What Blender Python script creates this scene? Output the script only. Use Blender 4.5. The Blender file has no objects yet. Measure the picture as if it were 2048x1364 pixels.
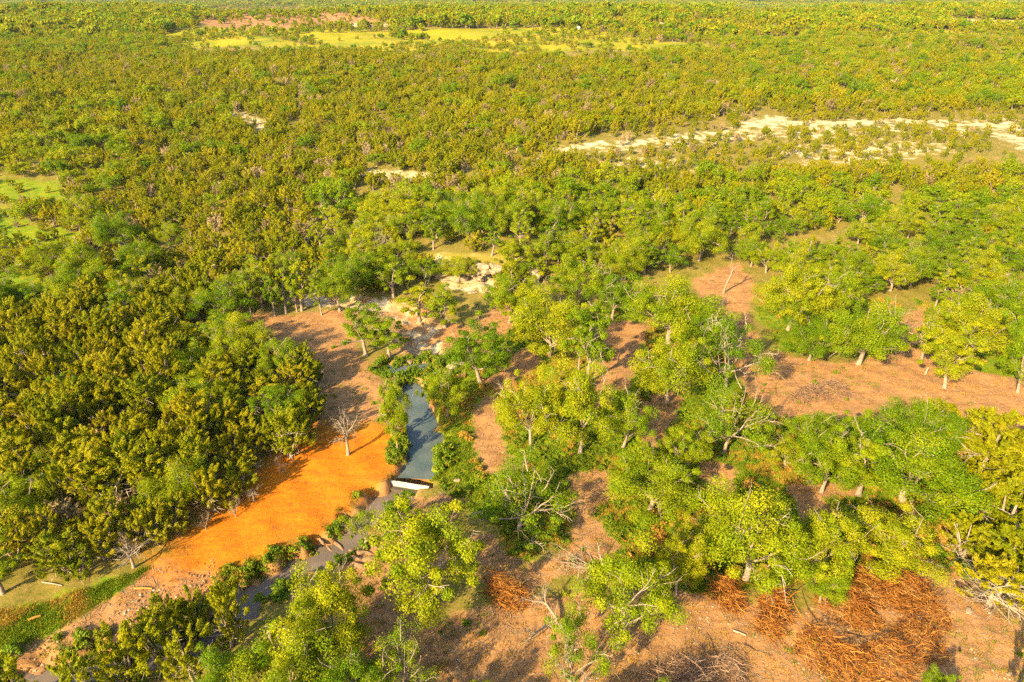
import bpy, math, random
import numpy as np

# ------------------------------------------------------------------ camera, sky, sun, exposure
R = math.radians
SC = bpy.context.scene
C = SC.collection
CAM_H, PITCH, FPX = 45.0, 26.9, 1366.0
SUN_EL, SUN_AZ = 28.5, 38.0            # shadows run forward and 38 degrees to the right of the view
cd = bpy.data.cameras.new('camera'); cam = bpy.data.objects.new('camera', cd); C.objects.link(cam)
cam.location = (0, 0, CAM_H); cam.rotation_euler = (R(90 - PITCH), 0, 0)
cd.sensor_width = 36; cd.lens = 36 * FPX / 2048; cd.clip_start = 0.5; cd.clip_end = 40000
SC.camera = cam
W = bpy.data.worlds.new('World'); SC.world = W; W.use_nodes = True
nt = W.node_tree; sky = nt.nodes.new('ShaderNodeTexSky'); sky.sky_type = 'NISHITA'; sky.sun_disc = False
sky.sun_elevation = R(SUN_EL); sky.sun_rotation = R(180 + SUN_AZ); sky.air_density = 1.0; sky.dust_density = 1.5
bg = nt.nodes['Background']; bg.inputs[1].default_value = 0.13; nt.links.new(sky.outputs[0], bg.inputs[0])
sd = bpy.data.lights.new('sun', 'SUN'); sd.energy = 5.0; sd.angle = R(0.6); sd.color = (1.0, 0.81, 0.44)
sun = bpy.data.objects.new('sun', sd); C.objects.link(sun)
sun.rotation_euler = (R(90 - SUN_EL), 0, R(-SUN_AZ))
vs = SC.view_settings; vs.view_transform = 'Standard'; vs.look = 'None'; vs.exposure = 1.75; vs.gamma = 1; vs.use_curve_mapping = False
SC.cycles.max_bounces = 4; SC.cycles.diffuse_bounces = 2; SC.cycles.transmission_bounces = 2; SC.cycles.glossy_bounces = 2; SC.cycles.volume_bounces = 0
SC.cycles.use_denoising = False; SC.cycles.denoiser = 'OPENIMAGEDENOISE'; SC.cycles.denoising_input_passes = 'RGB_ALBEDO_NORMAL'; SC.cycles.denoising_prefilter = 'ACCURATE'
SC.cycles.sample_clamp_indirect = 4.0; SC.cycles.use_adaptive_sampling = True; SC.cycles.adaptive_threshold = 0.022; SC.cycles.adaptive_min_samples = 32

rng = np.random.default_rng(7); random.seed(7)
SP, CP = math.sin(R(PITCH)), math.cos(R(PITCH))

# ------------------------------------------------------------------ where a point of the view lies on the land
def ray(px, py):
    x = (px - 1024) / FPX; yd = (py - 682) / FPX
    return np.array([x, CP - SP * yd, -(SP + CP * yd)])
def PZ(px, py, z=0.0):
    d = ray(px, py); t = (z - CAM_H) / d[2]
    return (d[0] * t, d[1] * t)
def S(t):
    t = np.clip(t, 0, 1); return t * t * (3 - 2 * t)
def seg_dist(x, y, pts):
    best = np.full(np.shape(x), 1e9)
    for (ax, ay), (bx, by) in zip(pts[:-1], pts[1:]):
        dx, dy = bx - ax, by - ay
        t = np.clip(((x - ax) * dx + (y - ay) * dy) / (dx * dx + dy * dy + 1e-9), 0, 1)
        best = np.minimum(best, np.hypot(x - ax - t * dx, y - ay - t * dy))
    return best
CREEK = [  # channel centre line, half width of the bed, depth
    ([PZ(*p, -.7) for p in ((829, 957), (843, 915), (849, 880), (838, 830), (828, 800), (824, 780))], 1.25, 1.6),
    ([PZ(*p, -.5) for p in ((782, 741), (800, 744), (822, 739), (846, 735))], .75, 1.05),
    ([PZ(*p, -1.25) for p in ((826, 978), (790, 1000), (752, 1025), (715, 1065), (690, 1093), (640, 1122), (560, 1166), (495, 1205), (470, 1240), (400, 1290), (300, 1330), (200, 1345), (100, 1362), (20, 1390))], 1.0, 2.0),
    ([PZ(*p, 0) for p in ((850, 700), (840, 660), (825, 635), (770, 612), (700, 603), (600, 598))], 1.2, .7),
]
TY = np.array([-500, 0, 100, 118, 135, 200, 300, 380, 460, 560, 640, 760, 1000, 1500, 2500, 4500, 9000, 14000.])
TZ = np.array([0, 0, 0, 1.0, 2.8, 9.0, 15.0, 18, 21, 27, 31, 28, 18, 15, 20, 29, 54, 84.])
_ty = np.concatenate([np.linspace(-500, 1000, 3001), np.linspace(1010, 14000, 1300)])
_tz = np.interp(_ty, TY, TZ)
_k = np.ones(31) / 31
_tz = np.convolve(np.pad(_tz, 15, mode='edge'), _k, 'valid')
def carve(x, y):
    z = 0.0
    for pts, hw, dp in CREEK:
        d = seg_dist(x, y, pts) + .38 * np.sin(x * 1.9 + 2 * np.sin(y * .8)) + .18 * np.sin(y * 2.7 + x)
        z = z - dp * S((hw + 1.25 - d) / 1.25)
    return z
def land(x, y, creek=True):
    x = np.asarray(x, float); y = np.asarray(y, float)
    z = np.interp(y + 6 * np.sin(x * .05 + 1) + .06 * np.maximum(x, 0), _ty, _tz)
    a = S((y - 90) / 300)
    z = z + a * (1.3 * np.sin(x * .031 + .6) * np.cos(y * .027) + .7 * np.sin(x * .08 + y * .06))
    b = S((y - 420) / 900)
    z = z + b * (4.5 * np.sin(x * .0071 + 2.2) * np.sin(y * .0052 + .4) + 2.0 * np.sin(x * .017 + y * .011))
    z = z + .10 * np.sin(x * .45 + 1.3 * np.sin(y * .21)) * np.cos(y * .38) + .05 * np.sin(x * 1.3 + y * .9)
    # limestone step beside the creek
    z = z + 3.0 * S((y - 112 + .12 * x) / 1.6) * (1 - S((y - 118) / 45)) * S((x + 27) / 6) * (1 - S((x - 2) / 8))
    near = (y < 112) & (x > -70) & (x < 2) & (y > 20)
    if creek and np.any(near):
        if z.ndim == 0: return z + carve(x, y)
        z[near] += carve(x[near], y[near])
    return z
_t = np.geomspace(35, 14000, 2600)
def P(px, py):
    d = ray(px, py)
    xs, ys, zs = d[0] * _t, d[1] * _t, CAM_H + d[2] * _t
    g = zs - land(xs, ys)
    i = np.argmax(g < 0)
    if g[i] >= 0: i = len(_t) - 1
    f = g[i - 1] / (g[i - 1] - g[i] + 1e-9) if i else 0
    t = _t[i - 1] + f * (_t[i] - _t[i - 1])
    return np.array([d[0] * t, d[1] * t, float(land(d[0] * t, d[1] * t))])
def proj(x, y, z):
    dz = z - CAM_H
    f = y * CP - dz * SP; v = -(y * SP + dz * CP)
    return 1024 + FPX * x / f, 682 + FPX * v / f, f
def poly(*pp): return np.array([P(*p)[:2] for p in pp])
def inside(x, y, pg):
    x = np.asarray(x); y = np.asarray(y); c = np.zeros(x.shape, bool)
    xj, yj = pg[-1]
    for xi, yi in pg:
        if yi != yj:
            c ^= ((yi > y) != (yj > y)) & (x < (xj - xi) * (y - yi) / (yj - yi) + xi)
        xj, yj = xi, yi
    return c
def sdist(x, y, pg):
    out = np.full(np.shape(x), -1e6)
    m = 6 + .06 * np.max(pg[:, 1])
    near = (x > pg[:, 0].min() - m) & (x < pg[:, 0].max() + m) & (y > pg[:, 1].min() - m) & (y < pg[:, 1].max() + m)
    if near.any():
        xx, yy = x[near], y[near]
        d = seg_dist(xx, yy, list(map(tuple, pg)) + [tuple(pg[0])])
        out[near] = np.where(inside(xx, yy, pg), d, -d)
    return out
EXCL = []
def xpoly(dy, *pp):      # an opening in the wood, with the open ground on its near side that lets one see it
    q = [np.array(p, float) for p in pp]; cy = np.mean([p[1] for p in q])
    EXCL.append(np.array([P(p[0], p[1] + (dy if p[1] >= cy else 0))[:2] for p in q])); return poly(*pp)
def xribbon(pix, wpx, dy):
    EXCL.append(np.array([P(p[0], p[1] - wpx)[:2] for p in pix] + [P(p[0], p[1] + wpx + dy)[:2] for p in pix[::-1]])); return ribbon(pix, wpx)
def ribbon(pix, wpx):
    L, Rr = [], []
    for i, p in enumerate(pix):
        L.append((p[0], p[1] - wpx)); Rr.append((p[0], p[1] + wpx))
    return poly(*(L + Rr[::-1]))

# ------------------------------------------------------------------ small mesh helpers
def link(o, parent=None):
    C.objects.link(o)
    if parent is not None: o.parent = parent
    return o
def mesh_np(name, v, f, mats=(), tint=None, smooth=False, mi=None):
    v = np.asarray(v, np.float32); me = bpy.data.meshes.new(name)
    fl = [np.asarray(q, np.int32) for q in (f if isinstance(f, list) else [f]) if len(q)]
    me.vertices.add(len(v)); me.vertices.foreach_set('co', v.ravel())
    nl = sum(q.size for q in fl); npoly = sum(len(q) for q in fl)
    me.loops.add(nl); me.loops.foreach_set('vertex_index', np.concatenate([q.ravel() for q in fl]))
    me.polygons.add(npoly)
    tot = np.concatenate([np.full(len(q), q.shape[1], np.int32) for q in fl])
    st = np.concatenate([[0], np.cumsum(tot)[:-1]]).astype(np.int32)
    me.polygons.foreach_set('loop_start', st); me.polygons.foreach_set('loop_total', tot)
    if mi is not None: me.polygons.foreach_set('material_index', np.asarray(mi, np.int32))
    me.polygons.foreach_set('use_smooth', np.full(npoly, smooth))
    for m in mats: me.materials.append(m)
    if tint is not None:
        a = me.attributes.new('tint', 'FLOAT', 'POINT'); a.data.foreach_set('value', np.asarray(tint, np.float32))
    me.update(calc_edges=True)
    return me
class MB:
    def __init__(s): s.v, s.f, s.n, s.t = [], [], 0, []
    def add(s, v, f, t=0.5):
        v = np.asarray(v, float); s.v.append(v); s.f.append(np.asarray(f, int) + s.n); s.n += len(v)
        s.t.append(np.full(len(v), t) if np.isscalar(t) else t)
    def tube(s, pts, rad, sides=5, t=0.5):
        pts = np.asarray(pts, float); n = len(pts); rad = np.asarray(rad, float)
        d = np.gradient(pts, axis=0); d /= np.linalg.norm(d, axis=1, keepdims=True) + 1e-9
        ref = np.where(np.abs(d[:, 2:3]) > .9, np.array([[1., 0, 0]]), np.array([[0, 0, 1.]]))
        u = np.cross(d, ref); u /= np.linalg.norm(u, axis=1, keepdims=True) + 1e-9
        w = np.cross(d, u)
        a = np.arange(sides) * 2 * math.pi / sides
        ring = pts[:, None] + rad[:, None, None] * (np.cos(a)[None, :, None] * u[:, None] + np.sin(a)[None, :, None] * w[:, None])
        i = np.arange(n - 1)[:, None] * sides; j = np.arange(sides)[None]; k = (j + 1) % sides
        s.add(ring.reshape(-1, 3), np.stack([i + j, i + k, i + sides + k, i + sides + j], -1).reshape(-1, 4), t)
    def mesh(s, name, mats, smooth=True):
        fs = {}
        for f in s.f: fs.setdefault(f.shape[1], []).append(f)
        return mesh_np(name, np.concatenate(s.v), [np.concatenate(q) for q in fs.values()], mats, np.concatenate(s.t), smooth)
def leaves(rg, cen, rad, per, size, jit=.55, up=.25, shell=.5, asp=.6, rough=.12):
    K = len(cen); n = K * per
    cen = np.repeat(cen, per, 0); rad = np.repeat(rad, per, 0)
    d = rg.normal(size=(n, 3)); d[:, 2] += up * 1.2; d /= np.linalg.norm(d, axis=1, keepdims=True)
    r = (shell + (1 - shell) * rg.random((n, 1)) ** .6) * (1 + rough * rg.normal(size=(n, 1)))
    p = cen + d * r * rad
    nn = d + jit * rg.normal(size=(n, 3)); nn[:, 2] += up; nn /= np.linalg.norm(nn, axis=1, keepdims=True)
    a = np.cross(nn, rg.normal(size=(n, 3))); a /= np.linalg.norm(a, axis=1, keepdims=True) + 1e-9
    b = np.cross(nn, a)
    sz = size * rg.uniform(.6, 1.35, (n, 1))
    v = np.stack([p - a * sz, p - b * sz * asp + nn * sz * .1, p + a * sz, p + b * sz * asp - nn * sz * .1], 1).reshape(-1, 3)
    f = np.arange(4 * n).reshape(-1, 4)
    t = np.repeat(np.clip(np.repeat(rg.normal(.5, .16, K), per) + rg.normal(0, .13, n), 0, 1), 4)
    return v, f, t

# ------------------------------------------------------------------ materials
def mat(name):
    m = bpy.data.materials.new(name); m.use_nodes = True; m.node_tree.nodes.clear()
    return m, m.node_tree.nodes, m.node_tree.links
def ramp(N, stops):
    r = N.new('ShaderNodeValToRGB'); e = r.color_ramp.elements
    e[0].position, e[0].color = stops[0][0], (*stops[0][1], 1); e[1].position, e[1].color = stops[-1][0], (*stops[-1][1], 1)
    for p, c in stops[1:-1]:
        q = e.new(p); q.color = (*c, 1)
    return r
def math_n(N, L, op, a, b, clamp=False):
    n = N.new('ShaderNodeMath'); n.operation = op; n.use_clamp = clamp
    for i, v in enumerate((a, b)):
        if hasattr(v, 'is_output'): L.new(v, n.inputs[i])
        elif v is not None: n.inputs[i].default_value = v
    return n.outputs[0]
def leaf_mat(name, stops, trans=.3, robj=.45):
    m, N, L = mat(name)
    at = N.new('ShaderNodeAttribute'); at.attribute_name = 'tint'
    oi = N.new('ShaderNodeObjectInfo')
    f = math_n(N, L, 'ADD', math_n(N, L, 'MULTIPLY', at.outputs['Fac'], 1 - robj), math_n(N, L, 'MULTIPLY', oi.outputs['Random'], robj))
    r = ramp(N, stops); L.new(f, r.inputs[0])
    d = N.new('ShaderNodeBsdfDiffuse'); t = N.new('ShaderNodeBsdfTranslucent'); mx = N.new('ShaderNodeMixShader'); o = N.new('ShaderNodeOutputMaterial')
    g = N.new('ShaderNodeBsdfGlossy'); g.inputs['Roughness'].default_value = .5; g.inputs['Color'].default_value = (.9, .9, .8, 1); m2 = N.new('ShaderNodeMixShader'); m2.inputs[0].default_value = .006
    L.new(r.outputs[0], d.inputs[0]); L.new(r.outputs[0], t.inputs[0]); mx.inputs[0].default_value = trans
    L.new(d.outputs[0], mx.inputs[1]); L.new(t.outputs[0], mx.inputs[2])
    L.new(mx.outputs[0], m2.inputs[1]); L.new(g.outputs[0], m2.inputs[2]); L.new(m2.outputs[0], o.inputs[0])
    return m
def solid(name, stops, scale=3.0, rough=.9, bump=.3, stretch=(1, 1, 1), tint=0.35, coords='Object'):
    m, N, L = mat(name)
    tc = N.new('ShaderNodeTexCoord'); mp = N.new('ShaderNodeMapping'); mp.inputs['Scale'].default_value = stretch
    L.new(tc.outputs[coords], mp.inputs[0])
    no = N.new('ShaderNodeTexNoise'); no.inputs['Scale'].default_value = scale; no.inputs['Detail'].default_value = 6; no.inputs['Roughness'].default_value = .65
    L.new(mp.outputs[0], no.inputs['Vector'])
    at = N.new('ShaderNodeAttribute'); at.attribute_name = 'tint'
    f = math_n(N, L, 'ADD', math_n(N, L, 'MULTIPLY', no.outputs['Fac'], 1 - tint), math_n(N, L, 'MULTIPLY', at.outputs['Fac'], tint))
    r = ramp(N, stops); L.new(f, r.inputs[0])
    b = N.new('ShaderNodeBsdfPrincipled'); b.inputs['Roughness'].default_value = rough; b.inputs['Specular IOR Level'].default_value = .2
    L.new(r.outputs[0], b.inputs['Base Color'])
    bu = N.new('ShaderNodeBump'); bu.inputs['Strength'].default_value = bump; bu.inputs['Distance'].default_value = .1
    L.new(no.outputs['Fac'], bu.inputs['Height']); L.new(bu.outputs[0], b.inputs['Normal'])
    o = N.new('ShaderNodeOutputMaterial'); L.new(b.outputs[0], o.inputs[0])
    return m
M = {}
M['oak'] = leaf_mat('oak_leaf', [(.12, (.072, .146, .002)), (.38, (.156, .222, .003)), (.60, (.240, .268, .004)), (.88, (.355, .318, .006))], .42)
M['juniper'] = leaf_mat('juniper_leaf', [(.12, (.108, .142, .002)), (.38, (.205, .216, .003)), (.62, (.285, .250, .004)), (.90, (.360, .278, .008))], .44)
M['brush'] = leaf_mat('brush_leaf', [(.15, (.17, .13, .05)), (.5, (.30, .21, .09)), (.85, (.42, .30, .15))], .3)
M['weed'] = leaf_mat('weed_leaf', [(.1, (.06, .12, .006)), (.45, (.13, .19, .008)), (.7, (.20, .22, .010)), (.95, (.34, .20, .02))], .35)
M['dry'] = leaf_mat('dry_grass_blade', [(.1, (.20, .16, .02)), (.5, (.36, .20, .025)), (.9, (.46, .28, .06))], .3)
M['bark'] = solid('bark', [(.28, (.10, .07, .05)), (.48, (.22, .16, .11)), (.68, (.40, .31, .22)), (.85, (.52, .43, .32))], 4, stretch=(2, 2, .5))
M['dead'] = solid('bleached_wood', [(.3, (.13, .095, .065)), (.55, (.25, .19, .13)), (.75, (.40, .32, .23))], 4, stretch=(2, 2, .5))
M['slash'] = solid('cut_cedar_wood', [(.20, (.06, .018, .005)), (.40, (.19, .058, .008)), (.58, (.35, .118, .012)), (.84, (.50, .24, .05))], 1.3, tint=.75)
M['slash_dark'] = solid('weathered_slash', [(.25, (.09, .05, .03)), (.5, (.22, .12, .07)), (.75, (.40, .25, .15))], 1.3, tint=.6)
M['lime'] = solid('limestone', [(.25, (.16, .11, .06)), (.42, (.38, .29, .18)), (.55, (.55, .46, .32)), (.72, (.66, .59, .45))], 1.1, bump=.9)
M['concrete'] = solid('concrete', [(.30, (.16, .12, .07)), (.44, (.40, .34, .24)), (.56, (.58, .53, .42)), (.7, (.68, .64, .54))], 2.6, bump=.15, stretch=(1, 1, .3))
M['wet'] = solid('wet_concrete', [(.3, (.06, .045, .03)), (.6, (.13, .10, .07)), (.8, (.22, .18, .12))], 2.0)
M['mud'] = solid('silt', [(.3, (.20, .115, .06)), (.55, (.33, .205, .11)), (.75, (.46, .32, .19))], 3.0, bump=.8)
M['stone'] = solid('pale_stone', [(.3, (.24, .17, .10)), (.55, (.40, .31, .20)), (.8, (.62, .54, .40))], 3.0, tint=.1)
M['clod'] = solid('dirt_clod', [(.3, (.28, .085, .006)), (.55, (.44, .130, .007)), (.8, (.52, .18, .02))], 3.0, tint=.1)
M['clod2'] = solid('brown_clod', [(.3, (.14, .07, .03)), (.55, (.26, .14, .055)), (.8, (.36, .21, .09))], 3.0, tint=.1)
def water_mat(name, col, deep):
    m, N, L = mat(name)
    geo = N.new('ShaderNodeNewGeometry'); no = N.new('ShaderNodeTexNoise'); no.inputs['Scale'].default_value = .35; no.inputs['Detail'].default_value = 3
    L.new(geo.outputs['Position'], no.inputs['Vector'])
    r = ramp(N, [(.35, deep), (.65, col)]); L.new(no.outputs['Fac'], r.inputs[0])
    n2 = N.new('ShaderNodeTexNoise'); n2.inputs['Scale'].default_value = 2.5; L.new(geo.outputs['Position'], n2.inputs['Vector'])
    bu = N.new('ShaderNodeBump'); bu.inputs['Strength'].default_value = .05; bu.inputs['Distance'].default_value = .05; L.new(n2.outputs['Fac'], bu.inputs['Height'])
    b = N.new('ShaderNodeBsdfPrincipled'); b.inputs['Roughness'].default_value = .06; b.inputs['Specular IOR Level'].default_value = .32; b.inputs['IOR'].default_value = 1.33
    L.new(r.outputs[0], b.inputs['Base Color']); L.new(bu.outputs[0], b.inputs['Normal'])
    o = N.new('ShaderNodeOutputMaterial'); L.new(b.outputs[0], o.inputs[0]); return m
M['pond'] = water_mat('pond_water', (.092, .108, .098), (.052, .075, .072))
M['creek'] = water_mat('muddy_water', (.165, .120, .085), (.115, .085, .062))

def ground_mat():
    m, N, L = mat('ground')
    geo = N.new('ShaderNodeNewGeometry')
    def noise(sc, det=5, rough=.6):
        n = N.new('ShaderNodeTexNoise'); n.inputs['Scale'].default_value = sc; n.inputs['Detail'].default_value = det; n.inputs['Roughness'].default_value = rough
        L.new(geo.outputs['Position'], n.inputs['Vector']); return n.outputs['Fac']
    big, med, fine = noise(.045, 4), noise(.35, 6, .65), noise(2.6, 8, .72)
    def mixc(f, a, b):
        x = N.new('ShaderNodeMix'); x.data_type = 'RGBA'; L.new(f, x.inputs[0]); L.new(a, x.inputs[6]); L.new(b, x.inputs[7]); return x.outputs[2]
    def rp(f, stops):
        r = ramp(N, stops); L.new(f, r.inputs[0]); return r.outputs[0]
    def mask(name, amt=.9, lo=.38, hi=.62):
        a = N.new('ShaderNodeAttribute'); a.attribute_name = name
        n = math_n(N, L, 'ADD', math_n(N, L, 'MULTIPLY', math_n(N, L, 'SUBTRACT', med, .5), amt), math_n(N, L, 'MULTIPLY', math_n(N, L, 'SUBTRACT', fine, .5), .5))
        v = math_n(N, L, 'ADD', a.outputs['Fac'], n)
        mr = N.new('ShaderNodeMapRange'); mr.interpolation_type = 'SMOOTHSTEP'
        mr.inputs[1].default_value = lo; mr.inputs[2].default_value = hi; L.new(v, mr.inputs[0])
        return mr.outputs[0]
    fm = math_n(N, L, 'ADD', math_n(N, L, 'MULTIPLY', med, .45), math_n(N, L, 'MULTIPLY', fine, .55))
    fo2 = math_n(N, L, 'ADD', math_n(N, L, 'MULTIPLY', noise(.8, 7, .75), .55), math_n(N, L, 'MULTIPLY', fine, .45))
    floor = rp(fm, [(.32, (.080, .070, .012)), (.46, (.150, .125, .018)), (.56, (.21, .145, .035)), (.68, (.31, .20, .08))])
    grass = rp(fo2, [(.36, (.045, .100, .003)), (.45, (.100, .165, .004)), (.53, (.165, .185, .005)), (.60, (.25, .175, .012)), (.70, (.34, .190, .03))])
    
    clod = noise(.9, 7, .75); tr = N.new('ShaderNodeTexNoise'); tr.inputs['Scale'].default_value = 1.0; tr.inputs['Detail'].default_value = 5; mpp = N.new('ShaderNodeMapping'); mpp.inputs['Rotation'].default_value = (0, 0, -.75); mpp.inputs['Scale'].default_value = (.25, 1.6, 1)
    L.new(geo.outputs['Position'], mpp.inputs[0]); L.new(mpp.outputs[0], tr.inputs['Vector'])
    fo = math_n(N, L, 'ADD', math_n(N, L, 'MULTIPLY', clod, .5), math_n(N, L, 'ADD', math_n(N, L, 'MULTIPLY', fine, .25), math_n(N, L, 'MULTIPLY', tr.outputs['Fac'], .25)))
    orange = rp(fo, [(.34, (.18, .065, .014)), (.43, (.32, .092, .006)), (.50, (.45, .128, .005)), (.60, (.53, .158, .006)), (.72, (.60, .27, .04))])
    fd = math_n(N, L, 'ADD', math_n(N, L, 'MULTIPLY', big, .5), math_n(N, L, 'ADD', math_n(N, L, 'MULTIPLY', fine, .2), math_n(N, L, 'MULTIPLY', med, .3)))
    dirt = rp(fo, [(.34, (.11, .055, .024)), (.43, (.215, .105, .042)), (.51, (.30, .150, .056)), (.60, (.35, .180, .066)), (.72, (.48, .28, .12))])
    cal = rp(fm, [(.30, (.30, .20, .09)), (.5, (.44, .33, .18)), (.7, (.56, .47, .31))])
    mead = rp(fd, [(.36, (.07, .12, .003)), (.45, (.18, .18, .004)), (.53, (.28, .22, .005)), (.64, (.38, .25, .02))])
    col = floor
    for nm, c, am in (('grass', grass, 1.7), ('meadow', mead, 1.2), ('dirt', dirt, 1.1), ('lush', grass, 1.2), ('orange', orange, 1.15), ('caliche', cal, 1.5)):
        col = mixc(mask(nm, am, *((.12, .78) if nm == 'orange' else (.38, .62))), col, c)
    b = N.new('ShaderNodeBsdfPrincipled'); b.inputs['Roughness'].default_value = .95; b.inputs['Specular IOR Level'].default_value = .1
    L.new(col, b.inputs['Base Color'])
    bu = N.new('ShaderNodeBump'); bu.inputs['Strength'].default_value = .8; bu.inputs['Distance'].default_value = .18
    L.new(fm, bu.inputs['Height']); L.new(bu.outputs[0], b.inputs['Normal'])
    o = N.new('ShaderNodeOutputMaterial'); L.new(b.outputs[0], o.inputs[0]); return m
M['ground'] = ground_mat()

# ------------------------------------------------------------------ zones of the land
Z = {}
Z['orange'] = [poly((795, 850), (803, 900), (797, 945), (770, 957), (738, 985), (700, 1020), (650, 1062), (600, 1084), (520, 1108), (440, 1140), (370, 1140), (320, 1112), (400, 1043), (530, 928), (595, 868), (640, 858), (690, 862), (740, 850))]
Z['dirt'] = [xpoly(4, (380, 40), (420, 24), (460, 12), (600, 14), (740, 34), (760, 44), (640, 56), (420, 52)), 
             poly((470, 628), (560, 630), (715, 618), (712, 700), (735, 725), (765, 768), (800, 772), (796, 842), (690, 850), (600, 850), (600, 780), (520, 715), (445, 680)),
             poly((-60, 1325), (100, 1270), (262, 1168), (330, 1112), (440, 1138), (430, 1200), (300, 1260), (150, 1340), (-60, 1400)),
             poly((1385, 560), (1480, 525), (1505, 560), (1500, 640), (1520, 700), (1700, 728), (1800, 700), (1790, 640), (1850, 610), (1845, 700), (1960, 745), (2140, 770), (2140, 880), (1890, 830), (1700, 830), (1560, 830), (1490, 790), (1440, 680)),
             poly((955, 795), (992, 788), (1000, 840), (1012, 900), (1040, 940), (975, 952), (946, 900), (942, 840)),
             poly((1130, 940), (1220, 940), (1235, 1000), (1190, 1030), (1240, 1090), (1220, 1150), (1130, 1150), (1050, 1185), (960, 1165), (920, 1080), (990, 1058), (1010, 1108), (1080, 1128), (1130, 1095), (1150, 1040)),
             poly((1200, 640), (1300, 640), (1280, 720), (1230, 830), (1180, 780), (1190, 700)),
             poly((1240, 830), (1330, 770), (1380, 770), (1360, 820), (1310, 900), (1270, 880)),
             poly((1390, 920), (1470, 930), (1470, 1000), (1400, 980)),
             poly((1570, 970), (1720, 960), (1720, 1020), (1600, 1040)),
             poly((850, 1250), (1000, 1200), (1340, 1180), (1400, 1190), (1600, 1220), (1850, 1140), (1900, 1120), (1960, 1200), (2140, 1320), (2140, 1450), (700, 1450)),
             poly((700, 1100), (800, 1010), (880, 985), (930, 1000), (900, 1060), (880, 1250), (830, 1350), (750, 1350), (690, 1200)),
             poly((870, 690), (960, 720), (1040, 640), (1010, 600), (930, 650), (880, 640)),
             poly((960, 760), (1050, 690), (1090, 720), (1000, 790)),
             poly((780, 700), (800, 620), (860, 600), (900, 690), (870, 720))]
Z['grass'] = [xpoly(16, (-40, 355), (125, 362), (135, 395), (60, 405), (-40, 402)), xpoly(12, (-40, 420), (30, 420), (70, 450), (150, 465), (180, 500), (110, 510), (60, 490), (-40, 490)),
               xpoly(14, (-40, 535), (85, 545), (85, 590), (-40, 600)),
              poly((-80, 1225), (60, 1215), (250, 1150), (330, 1120), (300, 1180), (150, 1270), (-80, 1345)),
              poly((790, 770), (1000, 660), (1250, 600), (1400, 600), (1560, 840), (2140, 880), (2140, 1200), (1850, 1150), (1350, 1190), (1200, 1150), (1100, 1100), (900, 1000), (860, 960), (830, 850)),
              poly((1480, 560), (1660, 600), (1800, 600), (1780, 720), (1560, 700)),
              poly((1830, 600), (2140, 640), (2140, 770), (1860, 740)),
              poly((670, 672), (705, 668), (705, 700), (675, 700)), poly((420, 1140), (600, 1088), (612, 1115), (470, 1190), (420, 1180))]
Z['meadow'] = [xpoly(6, (1290, 88), (1420, 86), (1430, 94), (1300, 96)), xpoly(6, (1490, 70), (1610, 74), (1600, 80), (1500, 78)), xpoly(4, (1140, 34), (1260, 38), (1250, 44), (1150, 42)), xpoly(3, (1740, 10), (1960, 12), (1950, 18), (1760, 17)), xpoly(7, (1880, 98), (2010, 102), (2000, 110), (1890, 108)), xpoly(6, (1020, 92), (1100, 90), (1110, 98), (1030, 100)), xpoly(6, (1440, 14), (1540, 16), (1660, 24), (1620, 36), (1470, 34)), xpoly(16, (330, 66), (420, 54), (560, 60), (760, 62), (980, 58), (1130, 56), (1240, 68), (1330, 82), (1280, 104), (1100, 104), (980, 106), (830, 110), (600, 96), (480, 92), (330, 92)),
               xpoly(5, (1380, 42), (1520, 36), (1510, 60), (1390, 60)), xpoly(8, (1700, 62), (2060, 66), (2060, 78), (1760, 78))]
Z['caliche'] = [xribbon([(1085, 318), (1115, 303), (1160, 292), (1230, 288), (1320, 285), (1400, 270), (1470, 262), (1510, 250), (1600, 246), (1700, 246), (1800, 242), (1880, 246), (1960, 250), (2070, 254)], 4, 9),
                xribbon([(1490, 250), (1540, 238), (1580, 240)], 5, 8), xribbon([(1990, 262), (2030, 280), (2070, 300)], 8, 14),
                xribbon([(460, 230), (490, 234), (520, 244), (535, 258)], 6, 16), xribbon([(730, 342), (780, 350), (830, 352), (870, 350)], 7, 20),
                xribbon([(690, 50), (740, 49), (800, 52)], 3, 4),
                xribbon([(1900, 40), (1960, 44), (2050, 46)], 4, 5), xpoly(3, (60, 8), (110, 8), (108, 18), (70, 18)), xpoly(5, (1225, 34), (1250, 34), (1252, 42), (1225, 42)), xpoly(5, (1280, 44), (1340, 46), (1330, 52), (1275, 50)),
                poly((880, 545), (1000, 555), (1010, 575), (890, 575))]
Z['patch'] = [poly((1180, 318), (1300, 300), (1430, 315), (1410, 352), (1260, 355)), poly((1500, 290), (1700, 272), (1920, 280), (1950, 305), (1720, 345), (1540, 325)), poly((1060, 300), (1240, 270), (1500, 240), (2080, 226), (2080, 270), (1500, 290), (1200, 320))]
Z['lush'] = [poly((1000, 1060), (1040, 1035), (1130, 1040), (1140, 1085), (1060, 1120), (1015, 1108)), poly((1070, 890), (1160, 880), (1290, 890), (1260, 935), (1180, 930), (1130, 955), (1090, 930)), poly((1195, 1010), (1300, 985), (1400, 1000), (1400, 1060), (1290, 1070), (1220, 1070)), poly((865, 830), (905, 815), (940, 830), (945, 880), (925, 930), (880, 962), (862, 950), (885, 890)), poly((1640, 1000), (1760, 985), (1860, 1020), (1840, 1050), (1700, 1040)), poly((1860, 1060), (1910, 1060), (1900, 1130), (1865, 1130)), poly((1010, 820), (1060, 790), (1080, 850), (1030, 880))]
BARE = {}   # nothing of the random wood stands here
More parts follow.
